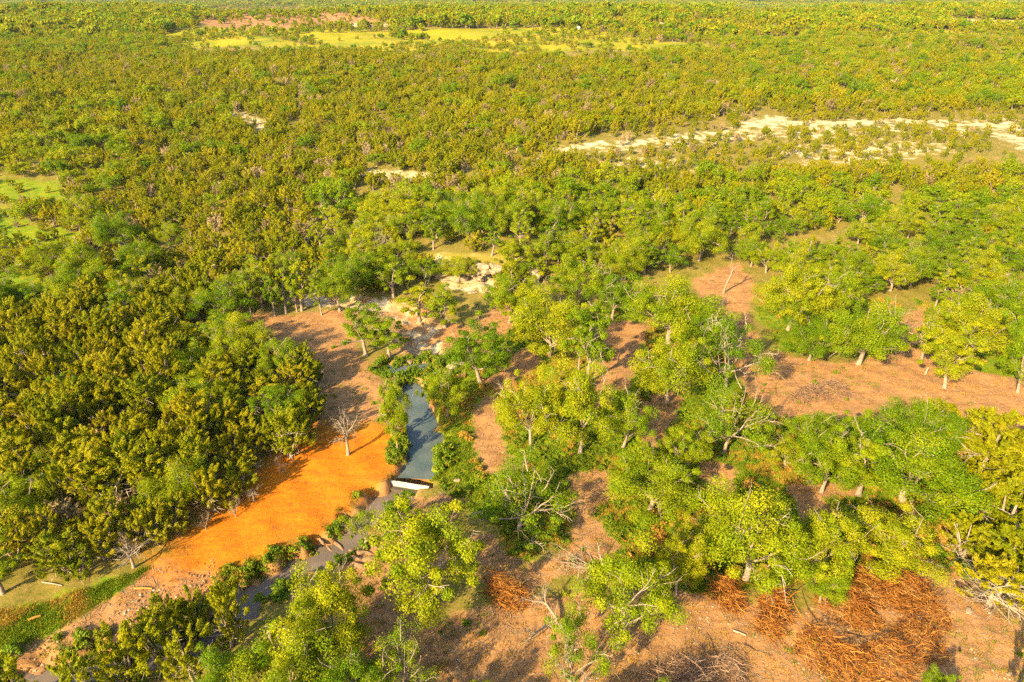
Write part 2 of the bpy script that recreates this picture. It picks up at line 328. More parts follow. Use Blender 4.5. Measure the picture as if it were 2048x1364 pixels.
BARE['hand'] = poly((455, 640), (480, 622), (700, 606), (790, 596), (800, 572), (900, 560), (1000, 590), (1100, 565), (1250, 560), (1380, 540), (1400, 520), (1490, 515), (1520, 560), (1660, 600), (1760, 590), (1850, 595), (1900, 640), (2400, 670),
                    (2600, 1700), (-700, 1700), (-700, 1400), (-250, 1290), (60, 1205), (180, 1158), (260, 1122), (420, 1045), (556, 943), (640, 866), (660, 812), (642, 762), (555, 720), (468, 690))
SPARSE = [poly((1060, 300), (1240, 262), (1500, 225), (2080, 220), (2080, 330), (1700, 350), (1200, 365), (1150, 330)),
          poly((330, 66), (420, 5), (780, 5), (1000, 50), (1400, 60), (1500, 100), (1280, 112), (1000, 110), (330, 98))]

# ------------------------------------------------------------------ the ground sheet, split where its surface changes
def build_ground():
    ys = np.concatenate([[-300, -120, -40, 0, 15, 22], np.exp(np.arange(math.log(27), math.log(140), .0058)), np.exp(np.arange(math.log(140.5), math.log(13500), .011))])
    us = np.concatenate([np.linspace(-1.9, -1.0, 30)[:-1], np.arange(-1.0, 1.0, .0062), np.linspace(1.0, 1.9, 30)])
    Yg, Ug = np.meshgrid(ys, us, indexing='ij'); Xg = Ug * (np.maximum(Yg, 40) + 8)
    x, y = Xg.ravel(), Yg.ravel(); z = land(x, y)
    nr, nc = Yg.shape
    att = {}
    soft = .5 + .006 * np.maximum(y, 0)
    for nm, pl in Z.items():
        v = np.full(x.shape, -1e6)
        for pg in pl: v = np.maximum(v, sdist(x, y, pg))
        att[nm] = np.clip(.5 + v / (2 * soft * {'grass': 3.5, 'orange': 5.5, 'meadow': 3.0, 'caliche': 3.5, 'dirt': 2.0, 'patch': 4.0, 'lush': 2.5}[nm]), 0, 1)
    att['caliche'] = np.maximum(att['caliche'], .46 * att.pop('patch'))
    if True:   # the creek bed is bare stony silt
        dmin = np.minimum.reduce([seg_dist(x, y, pts) - hw for pts, hw, dp in CREEK])
        att['dirt'] = np.maximum(att['dirt'], np.clip(1.0 - dmin / 2.0, 0, 1) * (y < 150))
        att['orange'] = np.minimum(att['orange'], .92) * np.clip(dmin / 1.2, 0, 1)
        ub = CREEK[3]; du = seg_dist(x, y, ub[0]); att['caliche'] = np.maximum(att['caliche'], np.clip(.75 - du / 7, 0, .52))
    i = np.arange(nr - 1)[:, None] * nc; j = np.arange(nc - 1)[None]
    q = np.stack([i + j, i + j + 1, i + nc + j + 1, i + nc + j], -1).reshape(-1, 4)
    fa = {k: a[q].mean(1) for k, a in att.items()}
    kind = np.zeros(len(q), int)
    for k, nm in enumerate(('meadow', 'dirt', 'orange', 'caliche'), 1): kind[fa[nm] > .5] = k
    V = np.stack([x, y, z], 1)
    for k, nm in enumerate(('ground', 'meadow', 'dirt_clearing', 'orange_dirt_clearing', 'pale_gravel_road')):
        qq = q[kind == k]; idx, inv = np.unique(qq, return_inverse=True)
        me = mesh_np(nm, V[idx], inv.reshape(-1, 4), (M['ground'],), smooth=True)
        for an, a in att.items():
            t = me.attributes.new(an, 'FLOAT', 'POINT'); t.data.foreach_set('value', a[idx].astype(np.float32))
        o = link(bpy.data.objects.new(nm, me)); o['kind'] = 'structure'
build_ground()

def strip(name, pts, hw, z, m, e0=0.0, e1=0.0):
    pts = np.array(pts); d = np.gradient(pts, axis=0); d /= np.linalg.norm(d, axis=1, keepdims=True); n = np.stack([-d[:, 1], d[:, 0]], 1)
    pts = pts.copy(); pts[0] -= d[0] * e0; pts[-1] += d[-1] * e1
    l, r = pts + n * hw, pts - n * hw; k = len(pts)
    v = np.concatenate([np.c_[l, np.full(k, z)], np.c_[r, np.full(k, z)]]); i = np.arange(k - 1)
    o = link(bpy.data.objects.new(name, mesh_np(name, v, np.stack([k + i, k + i + 1, i + 1, i], 1), (m,)))); o['kind'] = 'structure'
strip('pond_water', CREEK[0][0], 3.2, -.72, M['pond'], 0, 1.8)
strip('pool_water', CREEK[1][0], 2.6, -.52, M['pond'], 2.4, 2.4)
strip('creek_water', CREEK[2][0], 2.1, -1.25, M['creek'])

# ------------------------------------------------------------------ tree kinds
def unit(v): v = np.asarray(v, float); return v / (np.linalg.norm(v) + 1e-9)
def limb(rg, a, d, L, n=5, wig=.12, sag=0.0):
    p = [np.asarray(a, float)]; d = unit(d)
    for i in range(n):
        d = unit(d + wig * rg.normal(size=3) + np.array([0, 0, sag])); p.append(p[-1] + d * L / n)
    return np.array(p), d
def skeleton(rg, H, Rc, fork, nl, tw=.2, lean=.08, twigs=3, fine=0, sides=6):
    """trunk, limbs and twigs of a broadleaf tree; returns the mesh builder and the twig tips"""
    mb = MB(); tips = []
    tp, td = limb(rg, (0, 0, -.3), (lean * rg.normal(), lean * rg.normal(), 1), H * fork + .3, 5, .09)
    r0 = .045 * H * rg.uniform(.8, 1.1) * .75
    mb.tube(tp, r0 * np.array([1.45, 1.1, .95, .88, .82, .78]), 8)
    for k in range(nl):
        az = 2 * math.pi * (k + .35 * rg.normal()) / nl; el = rg.uniform(.35, 1.15) if k else 1.4
        d = (math.cos(az) * math.cos(el), math.sin(az) * math.cos(el), math.sin(el))
        reach = Rc * .8 / max(math.cos(el), .45) if k else (H * (1 - fork)) * .8
        reach = min(reach, H * (1 - fork) * .86 / max(math.sin(el), .3)) * rg.uniform(.85, 1.05)
        a = tp[-1 - int(rg.random() < .4)]
        lp, ld = limb(rg, a, d, reach, 6, .16, .03)
        lr = r0 * .55 * rg.uniform(.7, 1.0)
        mb.tube(lp, lr * np.linspace(1, .28, 7), sides)
        tips.append(lp[-1])
        for s in range(5):
            i = 2 + s % 5
            i = min(i, 6)
            dd = unit(lp[i] - lp[i - 1]) + .95 * rg.normal(size=3) * np.array([1, 1, .7]) + np.array([0, 0, .15])
            sp, sd_ = limb(rg, lp[i], dd, reach * rg.uniform(.28, .5), 4, .2, .02)
            sr = lr * (.5 - .05 * s) * .8
            mb.tube(sp, sr * np.linspace(1, .35, 5), 5, rg.uniform(.3, .9)); tips += [sp[-1], sp[2]]
            for w in range(twigs):
                wp, wd = limb(rg, sp[2 + w % 3], unit(sp[-1] - sp[0]) + rg.normal(size=3) * .8, reach * rg.uniform(.12, .26), 3, .25)
                mb.tube(wp, sr * .45 * np.linspace(1, .35, 4), 4, rg.uniform(.4, 1)); tips.append(wp[-1])
                for q in range(fine):
                    fp, _ = limb(rg, wp[1 + q % 3], unit(wp[-1] - wp[0]) + rg.normal(size=3) * .7, reach * rg.uniform(.08, .17), 2, .3)
                    mb.tube(fp, sr * .24 * np.linspace(1, .5, 3), 3, rg.uniform(.5, 1))
    return mb, np.array(tips)
def oak_proto(seed, H=8.5, Rc=4.6, dens=1.0, fork=.26, nl=7, lsz=.082, per=430, lod=0, mt='oak', flat=.72):
    rg = np.random.default_rng(seed)
    mb, tips = skeleton(rg, H, Rc, fork, nl, twigs=2 if not lod else 1)
    zc = H * .52
    # irregular crown outline: lobes
    lob = rg.uniform(0, 6.28, 4)
    def env(d):
        az = np.arctan2(d[:, 1], d[:, 0])
        return 1 + .16 * np.sin(2 * az + lob[0]) + .12 * np.sin(3 * az + lob[1]) + .10 * np.sin(5 * az + lob[2])
    n_env = int(46 * dens)
    d = rg.normal(size=(n_env, 3)); d[:, 2] = np.abs(d[:, 2]) * .9 - .25; d /= np.linalg.norm(d, axis=1, keepdims=True)
    e = np.stack([d[:, 0] * Rc, d[:, 1] * Rc, d[:, 2] * (H - zc)], 1) * (env(d) * rg.uniform(.62, .95, n_env))[:, None] + [0, 0, zc]
    keep = rg.permutation(len(tips))[:int(34 * dens)]
    cen = np.concatenate([tips[keep], e])
    cen = cen[cen[:, 2] > H * .17]
    K = len(cen)
    r = rg.uniform(.40, 1.25, (K, 1)) * Rc / 4.6
    rad = np.concatenate([r, r, r * flat], 1)
    if lod:
        sel = rg.permutation(K)[:int(K * .6)]; cen, rad = cen[sel], rad[sel] * 1.25
    v, f, t = leaves(rg, cen, rad, per, lsz, jit=.5, up=.22, shell=.58, rough=.2)
    if not lod:      # bare twig sprays poking out of the outline
        for k in rg.permutation(len(e))[:int(6 / max(dens, .5))]:
            a_ = tips[np.argmin(np.linalg.norm(tips - e[k], axis=1))]; o_ = unit(unit(a_ - [0, 0, zc * .8]) + .4 * unit(e[k] - a_))
            p_, _ = limb(rg, a_, o_ + .3 * rg.normal(size=3), Rc * rg.uniform(.28, .48), 4, .22); mb.tube(p_, .05 * np.linspace(1.1, .35, 5), 4, .6)
            for q in range(6):
                w_, _ = limb(rg, p_[1 + q % 4], unit(p_[-1] - p_[0]) + .8 * rg.normal(size=3), Rc * rg.uniform(.08, .2), 3, .3); mb.tube(w_, .022 * np.linspace(1.1, .5, 4), 3, .7)
    crown = mesh_np('oak_crown', v, f, (M[mt],), t)
    trunk = mb.mesh('oak_trunk', (M['bark'],))
    return trunk, crown, (v, f, t, mb, *extent(v))
def juniper_proto(seed, H=5.2, Rc=1.9, n=74, per=84, lsz=.088, lod=0, skirt=14, mt='juniper'):
    rg = np.random.default_rng(seed); mb = MB()
    for k in range(rg.integers(2, 4)):
        p, _ = limb(rg, (0, 0, -.2), (.22 * rg.normal(), .22 * rg.normal(), 1), H * .8, 5, .06); mb.tube(p, .11 * np.linspace(1.2, .25, 6), 5)
    for k in range(skirt):
        az = rg.uniform(0, 6.28); z = rg.uniform(.3, H * .5)
        p, _ = limb(rg, (0, 0, z), (math.cos(az), math.sin(az), rg.uniform(-.1, .35)), Rc * rg.uniform(.6, .98), 3, .15)
        mb.tube(p, .028 * np.linspace(1.2, .4, 4), 3, .9)
        for q in range(2):
            p2, _ = limb(rg, p[1 + q], unit(p[-1] - p[0]) + .7 * rg.normal(size=3), Rc * .35, 2, .2); mb.tube(p2, .016 * np.linspace(1.2, .5, 3), 3, 1.)
    # several leaders, each a column of upright plumes
    nl = rg.integers(2, 5); vs_, fs_, ts_, off = [], [], [], 0
    lead = [(rg.normal() * Rc * .38, rg.normal() * Rc * .38, rg.uniform(.74, 1.0)) for _ in range(nl)]; lead[0] = (lead[0][0] * .4, lead[0][1] * .4, 1.0)
    cen, ax, ln, rr = [], [], [], []
    for k in range(n):
        lx, ly, lh = lead[k % nl]
        u = rg.random() ** .8; z = H * lh * (.16 + .78 * u)
        wr = Rc * (.42 + .36 / math.sqrt(nl)) * math.sin(math.pi * min(1, (1 - u) * .72 + .16)) ** .8
        az = rg.uniform(0, 6.28); q = wr * rg.uniform(.45, 1.0)
        cen.append((lx * (1 - .2 * u) + math.cos(az) * q, ly * (1 - .2 * u) + math.sin(az) * q, z))
        ax.append(unit((math.cos(az) * .75, math.sin(az) * .75, .75 + .6 * u))); ln.append(rg.uniform(.42, .78)); rr.append(rg.uniform(.18, .32))
    cen, ax, ln, rr = map(np.array, (cen, ax, ln, rr))
    K = len(cen); N_ = K * per
    c = np.repeat(cen, per, 0); a = np.repeat(ax, per, 0); l = np.repeat(ln, per)[:, None]; r_ = np.repeat(rr, per)[:, None]
    if lod: l = l * 1.35; r_ = r_ * 1.4
    s = rg.random((N_, 1)); dirs = rg.normal(size=(N_, 3)); dirs -= (dirs * a).sum(1, keepdims=True) * a; dirs /= np.linalg.norm(dirs, axis=1, keepdims=True)
    p = c + a * (s - .4) * l + dirs * r_ * (1.05 - .75 * s) * rg.random((N_, 1)) ** .4
    nn = dirs + .35 * a + .5 * rg.normal(size=(N_, 3)); nn /= np.linalg.norm(nn, axis=1, keepdims=True)
    t1 = a + .5 * dirs + .35 * rg.normal(size=(N_, 3)); t1 -= (t1 * nn).sum(1, keepdims=True) * nn; t1 /= np.linalg.norm(t1, axis=1, keepdims=True) + 1e-9
    b = np.cross(nn, t1); sz = lsz * rg.uniform(.6, 1.4, (N_, 1))
    v = np.stack([p - t1 * sz, p - b * sz * .45, p + t1 * sz * 1.3, p + b * sz * .45], 1).reshape(-1, 3)
    f = np.arange(4 * N_).reshape(-1, 4)
    t = np.repeat(np.clip(np.repeat(rg.normal(.5, .09, K), per) + rg.normal(0, .12, N_) + .12 * (s[:, 0] - .5), 0, 1), 4)
    return mb.mesh('juniper_trunk', (M['dead'] if skirt > 20 else M['bark'],)), mesh_np('juniper_crown', v, f, (M[mt],), t), (v, f, t, mb, *extent(v))
def extent(v):
    return float(np.percentile(v[:, 2], 99.5)), float(np.percentile(np.hypot(v[:, 0] - v[:, 0].mean(), v[:, 1] - v[:, 1].mean()), 96))
def one_mesh(name, data, leafm, wood='bark'):
    v, f, t, mb, H, Rc = data
    w = np.concatenate(mb.v); wf = np.concatenate([x for x in mb.f if x.shape[1] == 4])
    V = np.concatenate([v, w]); F = np.concatenate([f, wf + len(v)])
    return mesh_np(name, V, F, (M[leafm], M[wood]), np.concatenate([t, np.concatenate(mb.t)]), mi=np.r_[np.zeros(len(f)), np.ones(len(wf))])

OAK = [oak_proto(11), oak_proto(12, H=7.5, Rc=4.9, dens=1.1), oak_proto(13, H=9.5, Rc=4.2, fork=.3), oak_proto(14, H=8, Rc=4.6, dens=.9, nl=6), oak_proto(15, H=8.5, Rc=5.0, dens=1.15, nl=8), oak_proto(16, H=9, Rc=4.4, dens=.85, nl=6)]
OPEN = [oak_proto(31, H=7.5, Rc=4.8, dens=.55, nl=9, per=230, lsz=.085), oak_proto(32, H=8, Rc=4.5, dens=.5, nl=8, per=230, lsz=.085)]
TALL = [oak_proto(41, H=9, Rc=2.6, dens=.7, nl=6, fork=.34, per=300), oak_proto(42, H=9, Rc=2.4, dens=.6, nl=5, fork=.4, per=300)]
JUN = [juniper_proto(51), juniper_proto(52, H=4.6, Rc=2.1), juniper_proto(53, H=5.8, Rc=1.8), juniper_proto(54, H=5, Rc=2.2, n=84), juniper_proto(55, H=4.2, Rc=1.9)]
JSK = [juniper_proto(61, H=5.2, Rc=2.0, n=54, skirt=46), juniper_proto(62, H=5.5, Rc=2.1, n=58, skirt=52)]
def dead_proto(seed, H, Rc, fork=.35, nl=7, fine=3, twigs=4):
    mb, tips = skeleton(np.random.default_rng(seed), H, Rc, fork, nl, twigs=twigs, fine=fine)
    return mb.mesh('bare_branches', (M['dead'],)), None, (None, None, None, mb, H, Rc)
DEAD = [dead_proto(71, 7, 2.6, .36), dead_proto(72, 6, 3.0, .2, 6), dead_proto(73, 8, 1.5, .55, 4, fine=1, twigs=2), dead_proto(74, 7, 2.4, .4, 4, fine=0, twigs=1)]
# low-detail copies for the woods too far to pick apart
FO = [one_mesh('oak', oak_proto(80 + i, lod=1, per=100, lsz=.20, nl=5, Rc=4.4, H=7.5)[2], 'oak') for i in range(4)]
FJ = [one_mesh('juniper', juniper_proto(90 + i, n=48, per=38, lsz=.145, lod=1, skirt=4, H=4.6, Rc=2.0)[2], 'juniper') for i in range(4)]
FB = [one_mesh('bare', juniper_proto(96 + i, n=40, per=30, lsz=.12, lod=1, skirt=10, H=3.4, Rc=1.8, mt='brush')[2], 'brush', 'dead') for i in range(2)]
FO2 = [one_mesh('oak', oak_proto(100 + i, lod=1, per=16, lsz=.65, nl=4, Rc=4.6, H=7)[2], 'oak') for i in range(3)]
FJ2 = [one_mesh('juniper', juniper_proto(105 + i, n=26, per=12, lsz=.40, lod=1, skirt=0, H=4.4, Rc=2.2)[2], 'juniper') for i in range(3)]

# ------------------------------------------------------------------ scattering what nobody could count
def scatter(name, label, cat, meshes, pts, scl, rot, idx, kind='stuff'):
    pc = bpy.data.collections.new(name + '_kinds')
    for k, me in enumerate(meshes): pc.objects.link(bpy.data.objects.new('%s_kind_%02d' % (name, k), me))
    me = bpy.data.meshes.new(name); n = len(pts); me.vertices.add(n); me.vertices.foreach_set('co', np.asarray(pts, np.float32).ravel())
    a = me.attributes.new('sc', 'FLOAT_VECTOR', 'POINT'); a.data.foreach_set('vector', np.asarray(scl, np.float32).ravel())
    a = me.attributes.new('ro', 'FLOAT_VECTOR', 'POINT'); a.data.foreach_set('vector', np.asarray(rot, np.float32).ravel())
    a = me.attributes.new('ki', 'INT', 'POINT'); a.data.foreach_set('value', np.asarray(idx, np.int32))
    o = link(bpy.data.objects.new(name, me)); o['kind'] = kind; o['label'] = label; o['category'] = cat
    ng = bpy.data.node_groups.new(name, 'GeometryNodeTree')
    ng.interface.new_socket('Geometry', in_out='INPUT', socket_type='NodeSocketGeometry'); ng.interface.new_socket('Geometry', in_out='OUTPUT', socket_type='NodeSocketGeometry')
    N, L = ng.nodes, ng.links; gi, go = N.new('NodeGroupInput'), N.new('NodeGroupOutput')
    ip = N.new('GeometryNodeInstanceOnPoints'); ci = N.new('GeometryNodeCollectionInfo'); ci.inputs[0].default_value = pc; ci.inputs[1].default_value = True; ci.inputs[2].default_value = True
    def na(nm, ty):
        q = N.new('GeometryNodeInputNamedAttribute'); q.data_type = ty; q.inputs[0].default_value = nm; return q.outputs[0]
    L.new(gi.outputs[0], ip.inputs['Points']); L.new(ci.outputs[0], ip.inputs['Instance']); ip.inputs['Pick Instance'].default_value = True
    L.new(na('ki', 'INT'), ip.inputs['Instance Index']); L.new(na('ro', 'FLOAT_VECTOR'), ip.inputs['Rotation']); L.new(na('sc', 'FLOAT_VECTOR'), ip.inputs['Scale'])
    L.new(ip.outputs[0], go.inputs[0])
    md = o.modifiers.new('scatter', 'NODES'); md.node_group = ng
    return o

# ------------------------------------------------------------------ single trees
USED = {}
def tree(name, proto, x, y, sx, sz, rz, label, group, lean=(0, 0), zoff=0.0, cat=None, sy=None):
    z = float(land(x, y)) + zoff
    o = link(bpy.data.objects.new(name, None)); o.empty_display_size = .5
    o.location = (x, y, z); o.rotation_euler = (lean[0], lean[1], rz); o.scale = (sx, sy or sx, sz)
    o['label'] = label; o['category'] = cat or {'oak_tree': 'oak tree', 'juniper_tree': 'juniper tree', 'dead_tree': 'dead tree'}.get(name, name.replace('_', ' ')); o['group'] = group
    link(bpy.data.objects.new('trunk' if proto[1] else 'branches', proto[0]), o)
    if proto[1]: link(bpy.data.objects.new('crown', proto[1]), o)
    return o
FOOT = []      # (x, y, radius) of hand-placed trees
def fit(bx, by, w, ty, proto, crown=True):
    """size of a tree that stands at bx, by in the view, w wide there, with its top at ty"""
    p = P(bx, by); sl = proj(*p)[2]; a = math.atan2(CAM_H - p[2], p[1])
    wm = w * sl / FPX; E = (by - ty) * sl / FPX; best = (9, 3)
    for h in np.arange(1.2, 13, .1):
        e = .62 * h * math.cos(a) + math.hypot(.38 * h * math.cos(a), wm / 2 * math.sin(a)) if crown else h * math.cos(a) + wm * .25 * math.sin(a)
        best = min(best, (abs(e - E), h))
    return p, wm, best[1]
def put(kind, name, bx, by, w, ty, label, group=None, lean=(0, 0), k=None, rz=None):
    pr = kind[k if k is not None else random.randrange(len(kind))]
    p, wm, h = fit(bx, by, w, ty, pr, pr[1] is not None)
    if kind is OAK and w > 100: wm *= .92; h *= .97
    H0, R0 = pr[2][4], pr[2][5]
    FOOT.append((p[0], p[1], wm / 2))
    if pr[1] is None: wm = min(wm, h / H0 * 2 * R0 * 1.15)
    return tree(name, pr, p[0], p[1], wm / (2.0 * R0), h / H0, rz if rz is not None else random.uniform(0, 6.28), label, group or {'oak_tree': 'oaks standing in the cleared ground', 'juniper_tree': 'junipers at the clearings', 'dead_tree': 'bare dead trees'}[name], lean)
O_, J_, D_ = 'oak_tree', 'juniper_tree', 'dead_tree'
HAND = [
 (OAK, O_, 855, 1222, 240, 1000, 'large oak with bare hanging limbs below the small concrete dam', 2),
 (TALL, O_, 806, 1084, 74, 988, 'slender upright oak directly in front of the concrete dam', 0),
 (OPEN, O_, 728, 1098, 95, 1008, 'small dark oak leaning over the muddy creek bank', 1),
 (OPEN, O_, 1038, 1062, 228, 902, 'spreading oak with many pale branches showing through, on green grass', 0),
 (OAK, O_, 1238, 1292, 225, 1088, 'broad oak between bare fallen limbs and tan dirt, near bottom centre', 5),
 (OPEN, O_, 1140, 1375, 150, 1228, 'half-bare oak low in front of dark shaded dirt', 1),
 (OAK, O_, 668, 1318, 185, 1140, 'full round oak just below the muddy creek bend', 0),
 (OAK, O_, 590, 1410, 215, 1228, 'bright green oak at the bottom edge, lower left of centre', 4),
 (OPEN, O_, 805, 1400, 150, 1262, 'thin oak with pale forked trunk over shaded gravel, bottom edge', 0),
 (OAK, O_, 695, 1440, 170, 1305, 'low oak crown cut by the bottom edge beside gravel', 3),
 (OAK, O_, 470, 1430, 170, 1290, 'oak crown at the bottom edge among olive junipers', 1),
 (OAK, O_, 1490, 1158, 250, 955, 'very large dense oak above the orange brush piles', 4),
 (OAK, O_, 1622, 1172, 160, 1020, 'oak with pale dead boughs between two larger oaks above brush ring', 3),
 (OAK, O_, 1770, 1140, 205, 1000, 'yellow-green oak with grey twigs above the brush ring', 5),
 (OAK, O_, 1640, 1205, 95, 1118, 'small green oak touching top of the brush ring', 1),
 (OAK, O_, 1352, 1192, 105, 1058, 'dark green oak in shade beside large dense oak', 1),
 (OAK, O_, 1300, 1018, 205, 885, 'dark low oak with white dead branches among dry grass', 1),
 (OAK, O_, 1362, 940, 100, 842, 'upright oak behind the dark low oak with white branches', 2),
 (OAK, O_, 1805, 1002, 265, 832, 'largest smooth-domed oak right of centre with arched bare limb', 4),
 (TALL, O_, 1718, 990, 120, 868, 'oak with bare straight tan trunk beside the largest domed oak', 1),
 (OAK, O_, 1642, 985, 145, 852, 'oak left of the straight tan trunk', 0),
 (OAK, O_, 1570, 935, 110, 864, 'oak at left end of row below the tan clearing', 5),
 (OAK, O_, 1622, 912, 122, 818, 'oak below grey brush heap on tan clearing', 3),
 (OAK, O_, 1700, 908, 115, 812, 'second oak below grey brush heap on tan clearing', 0),
 (OAK, O_, 1832, 905, 160, 782, 'yellowish oak jutting up into the tan clearing', 4),
 (OPEN, O_, 1448, 905, 180, 758, 'oak with tangled pale limbs below the tan clearing corner', 0),
 (OAK, O_, 1062, 892, 135, 735, 'oak on grass right of the pinkish dirt path', 0),
 (OAK, O_, 1160, 905, 160, 722, 'oak with hanging dead twigs in the middle grove', 5),
 (OAK, O_, 1245, 895, 120, 775, 'oak at right end of the middle grove', 3),
 (TALL, O_, 1172, 770, 95, 618, 'tall narrow oak behind a white dead trunk', 0),
 (OAK, O_, 1098, 712, 175, 580, 'round oak with short tan trunk in the open woodland centre', 1),
 (OAK, O_, 1052, 650, 120, 545, 'oak behind the round oak in the open woodland centre', 2),
 (OAK, O_, 962, 765, 140, 632, 'forked oak casting a long shadow near the pond', 2),
 (OAK, O_, 895, 832, 105, 735, 'low oak on the right bank of the pond', 3),
 (TALL, O_, 733, 712, 82, 606, 'tall thin willow-like oak at the corner of brown dirt', 0),
 (TALL, O_, 778, 715, 84, 628, 'bushy narrow oak above the small upper pool', 1),
 (OAK, O_, 1338, 690, 195, 545, 'wide bright oak at left side of the dirt lane', 4),
 (OAK, O_, 1335, 804, 170, 652, 'yellow-green oak with straight pale trunk on dirt', 0),
 (OPEN, O_, 1452, 775, 170, 628, 'oak reaching over left corner of tan clearing', 1),
 (OAK, O_, 1400, 730, 130, 615, 'olive oak between dirt lane and yellow-green oak', 5),
 (OAK, O_, 1618, 720, 115, 632, 'small oak with short trunk at upper edge of tan clearing', 1),
 (OAK, O_, 1716, 728, 170, 592, 'big round oak standing forward on the tan clearing', 4),
 (OAK, O_, 1575, 660, 145, 525, 'oak with dry orange grass at its foot by dirt lane', 0),
 (OAK, O_, 1655, 655, 115, 540, 'oak behind the big round oak of the tan clearing', 3),
 (OAK, O_, 1888, 775, 120, 645, 'leaning oak with long tan trunk standing alone on tan clearing', 2),
 (TALL, O_, 1842, 722, 66, 625, 'thin oak with thick pale trunk by the dirt gap', 1),
 (OAK, O_, 1935, 715, 165, 590, 'oak with flat layered crown behind the leaning oak', 1),
 (OAK, O_, 1985, 665, 140, 555, 'oak near the right edge behind the layered oak', 5),
 (OAK, O_, 2036, 785, 105, 628, 'oak with straight trunk at the right edge of tan clearing', 3),
 (TALL, O_, 890, 655, 80, 572, 'oak below the white limestone bluff', 0),
 (TALL, O_, 838, 645, 85, 560, 'thin oak left of the white limestone bluff foot', 1),
 (OAK, O_, 1018, 645, 100, 550, 'oak beside the white boulder below the bluff', 3),
 (OAK, O_, 1225, 640, 120, 540, 'oak at upper left of the open woodland', 5),
 (OAK, O_, 1150, 610, 125, 505, 'oak above the round oak in the centre', 0),
 (OAK, O_, 680, 622, 90, 520, 'green oak overhanging the far end of brown dirt', 1),
 (OAK, O_, 795, 905, 68, 780, 'small oak on left bank of the pond with thin stems', 3),
 (TALL, O_, 785, 870, 50, 765, 'slim young oak beside upper end of the pond', 0),
 (JUN, J_, 1960, 950, 160, 818, 'feathery yellow-green juniper at the edge of the right meadow', 3),
 (JUN, J_, 2030, 985, 130, 875, 'yellow juniper at the right edge above the bare grey boughs', 1),
 (JUN, J_, 1945, 1020, 110, 925, 'olive juniper right of the largest domed oak', 0),
 (JUN, J_, 2005, 1065, 130, 960, 'olive juniper with pale twig tops near right edge', 3),
 (JUN, J_, 1925, 1120, 105, 1030, 'juniper beside the sandy track turning down', 1),
 (JUN, J_, 2000, 1160, 150, 1050, 'broad juniper over grey bare boughs at right edge', 3),
 (JSK, J_, 1975, 1215, 125, 1110, 'juniper with grey bare lower boughs by the sandy track', 0),
 (JSK, J_, 2050, 1205, 110, 1100, 'juniper with bare lower boughs cut by the right edge', 1),
 (JUN, J_, 1915, 1005, 80, 930, 'small juniper below the domed oak', 4),
 (JUN, J_, 1880, 880, 90, 805, 'olive juniper tucked right of the yellowish oak', 2),
 (JUN, J_, 1930, 900, 100, 815, 'feathery juniper below the tan clearing right end', 0),
 (JUN, J_, 462, 1292, 78, 1172, 'dark juniper standing at the muddy creek bend', 2),
 (JUN, J_, 405, 1282, 88, 1178, 'olive juniper left of the dark juniper at creek bend', 0),
 (JUN, J_, 352, 1312, 88, 1205, 'juniper on the near bank with grey bark showing', 3),
 (JUN, J_, 330, 1345, 110, 1230, 'juniper above the bottom edge on the near creek bank', 1),
 (JUN, J_, 260, 1370, 115, 1255, 'juniper near the bottom edge right of the muddy pool', 3),
 (JUN, J_, 395, 1380, 110, 1265, 'juniper at bottom edge between oak and creek bank', 0),
 (JUN, J_, 185, 1420, 105, 1310, 'juniper at bottom edge beside the muddy pool', 1),
 (JUN, J_, 40, 1440, 120, 1320, 'pale juniper in the bottom left corner', 3),
 (JUN, J_, 2040, 1450, 70, 1330, 'juniper tip at the bottom right edge', 0),
 (OAK, O_, 1862, 1420, 70, 1345, 'small green crown poking up at bottom edge right of brush ring', 1),
 (DEAD, D_, 697, 910, 66, 795, 'bare leafless tree alone on the orange dirt', 0),
 (DEAD, D_, 1447, 586, 20, 490, 'tall crooked bare trunk at the head of the dirt lane', 2),
 (DEAD, D_, 1783, 676, 66, 580, 'white forked dead trunk at the dirt gap', 3),
 (DEAD, D_, 1157, 740, 44, 662, 'white dead trunk in the middle grove', 3),
 (DEAD, D_, 1818, 530, 70, 468, 'pale dead tree above the oaks of the right wood', 1),
 (DEAD, D_, 1330, 528, 64, 480, 'bare grey snag left of the dirt lane head', 1),
 (DEAD, D_, 765, 512, 60, 452, 'bare grey snag left of the limestone bluff', 1),
 (DEAD, D_, 1080, 605, 44, 525, 'bare forked trunk right of the limestone bluff', 3),
 (DEAD, D_, 212, 765, 64, 705, 'bare grey snag rising from the left wood', 1),
 (DEAD, D_, 78, 785, 60, 722, 'grey twiggy snag near the left edge of the wood', 1),
 (DEAD, D_, 268, 1135, 66, 1065, 'grey bare tree leaning at the foot of the wood, left of the orange dirt', 0),
 (DEAD, D_, 412, 1060, 34, 1020, 'small grey bare tree at the wood edge on orange dirt', 1),
 (DEAD, D_, 472, 1034, 36, 994, 'grey bare tree beside dark trunks at the wood edge', 1),
 (DEAD, D_, 508, 1002, 34, 965, 'third grey bare tree along the orange dirt edge', 0),
 (DEAD, D_, 566, 948, 32, 912, 'grey bare tree at the wood edge near the lone leafless tree', 1),
]
_ord = 'first second third fourth fifth sixth seventh eighth ninth tenth'.split()
for i_, (bx, by) in enumerate(((492, 624), (508, 632), (522, 622), (541, 630), (556, 628), (572, 621), (590, 629), (612, 622), (640, 626))):
    HAND.append((TALL, O_, bx + (7, -4, 3, 9, -6, 0, 5, -8, 4)[i_], by + (0, 5, -6, 2, -3, 6, -5, 0, 4)[i_], (44, 30, 52, 36, 28, 48, 34, 56, 40)[i_], (545, 556, 520, 548, 560, 528, 550, 515, 540)[i_], '%s slender pale-trunked sapling from the left, behind the brown dirt' % _ord[i_], i_ % 2))
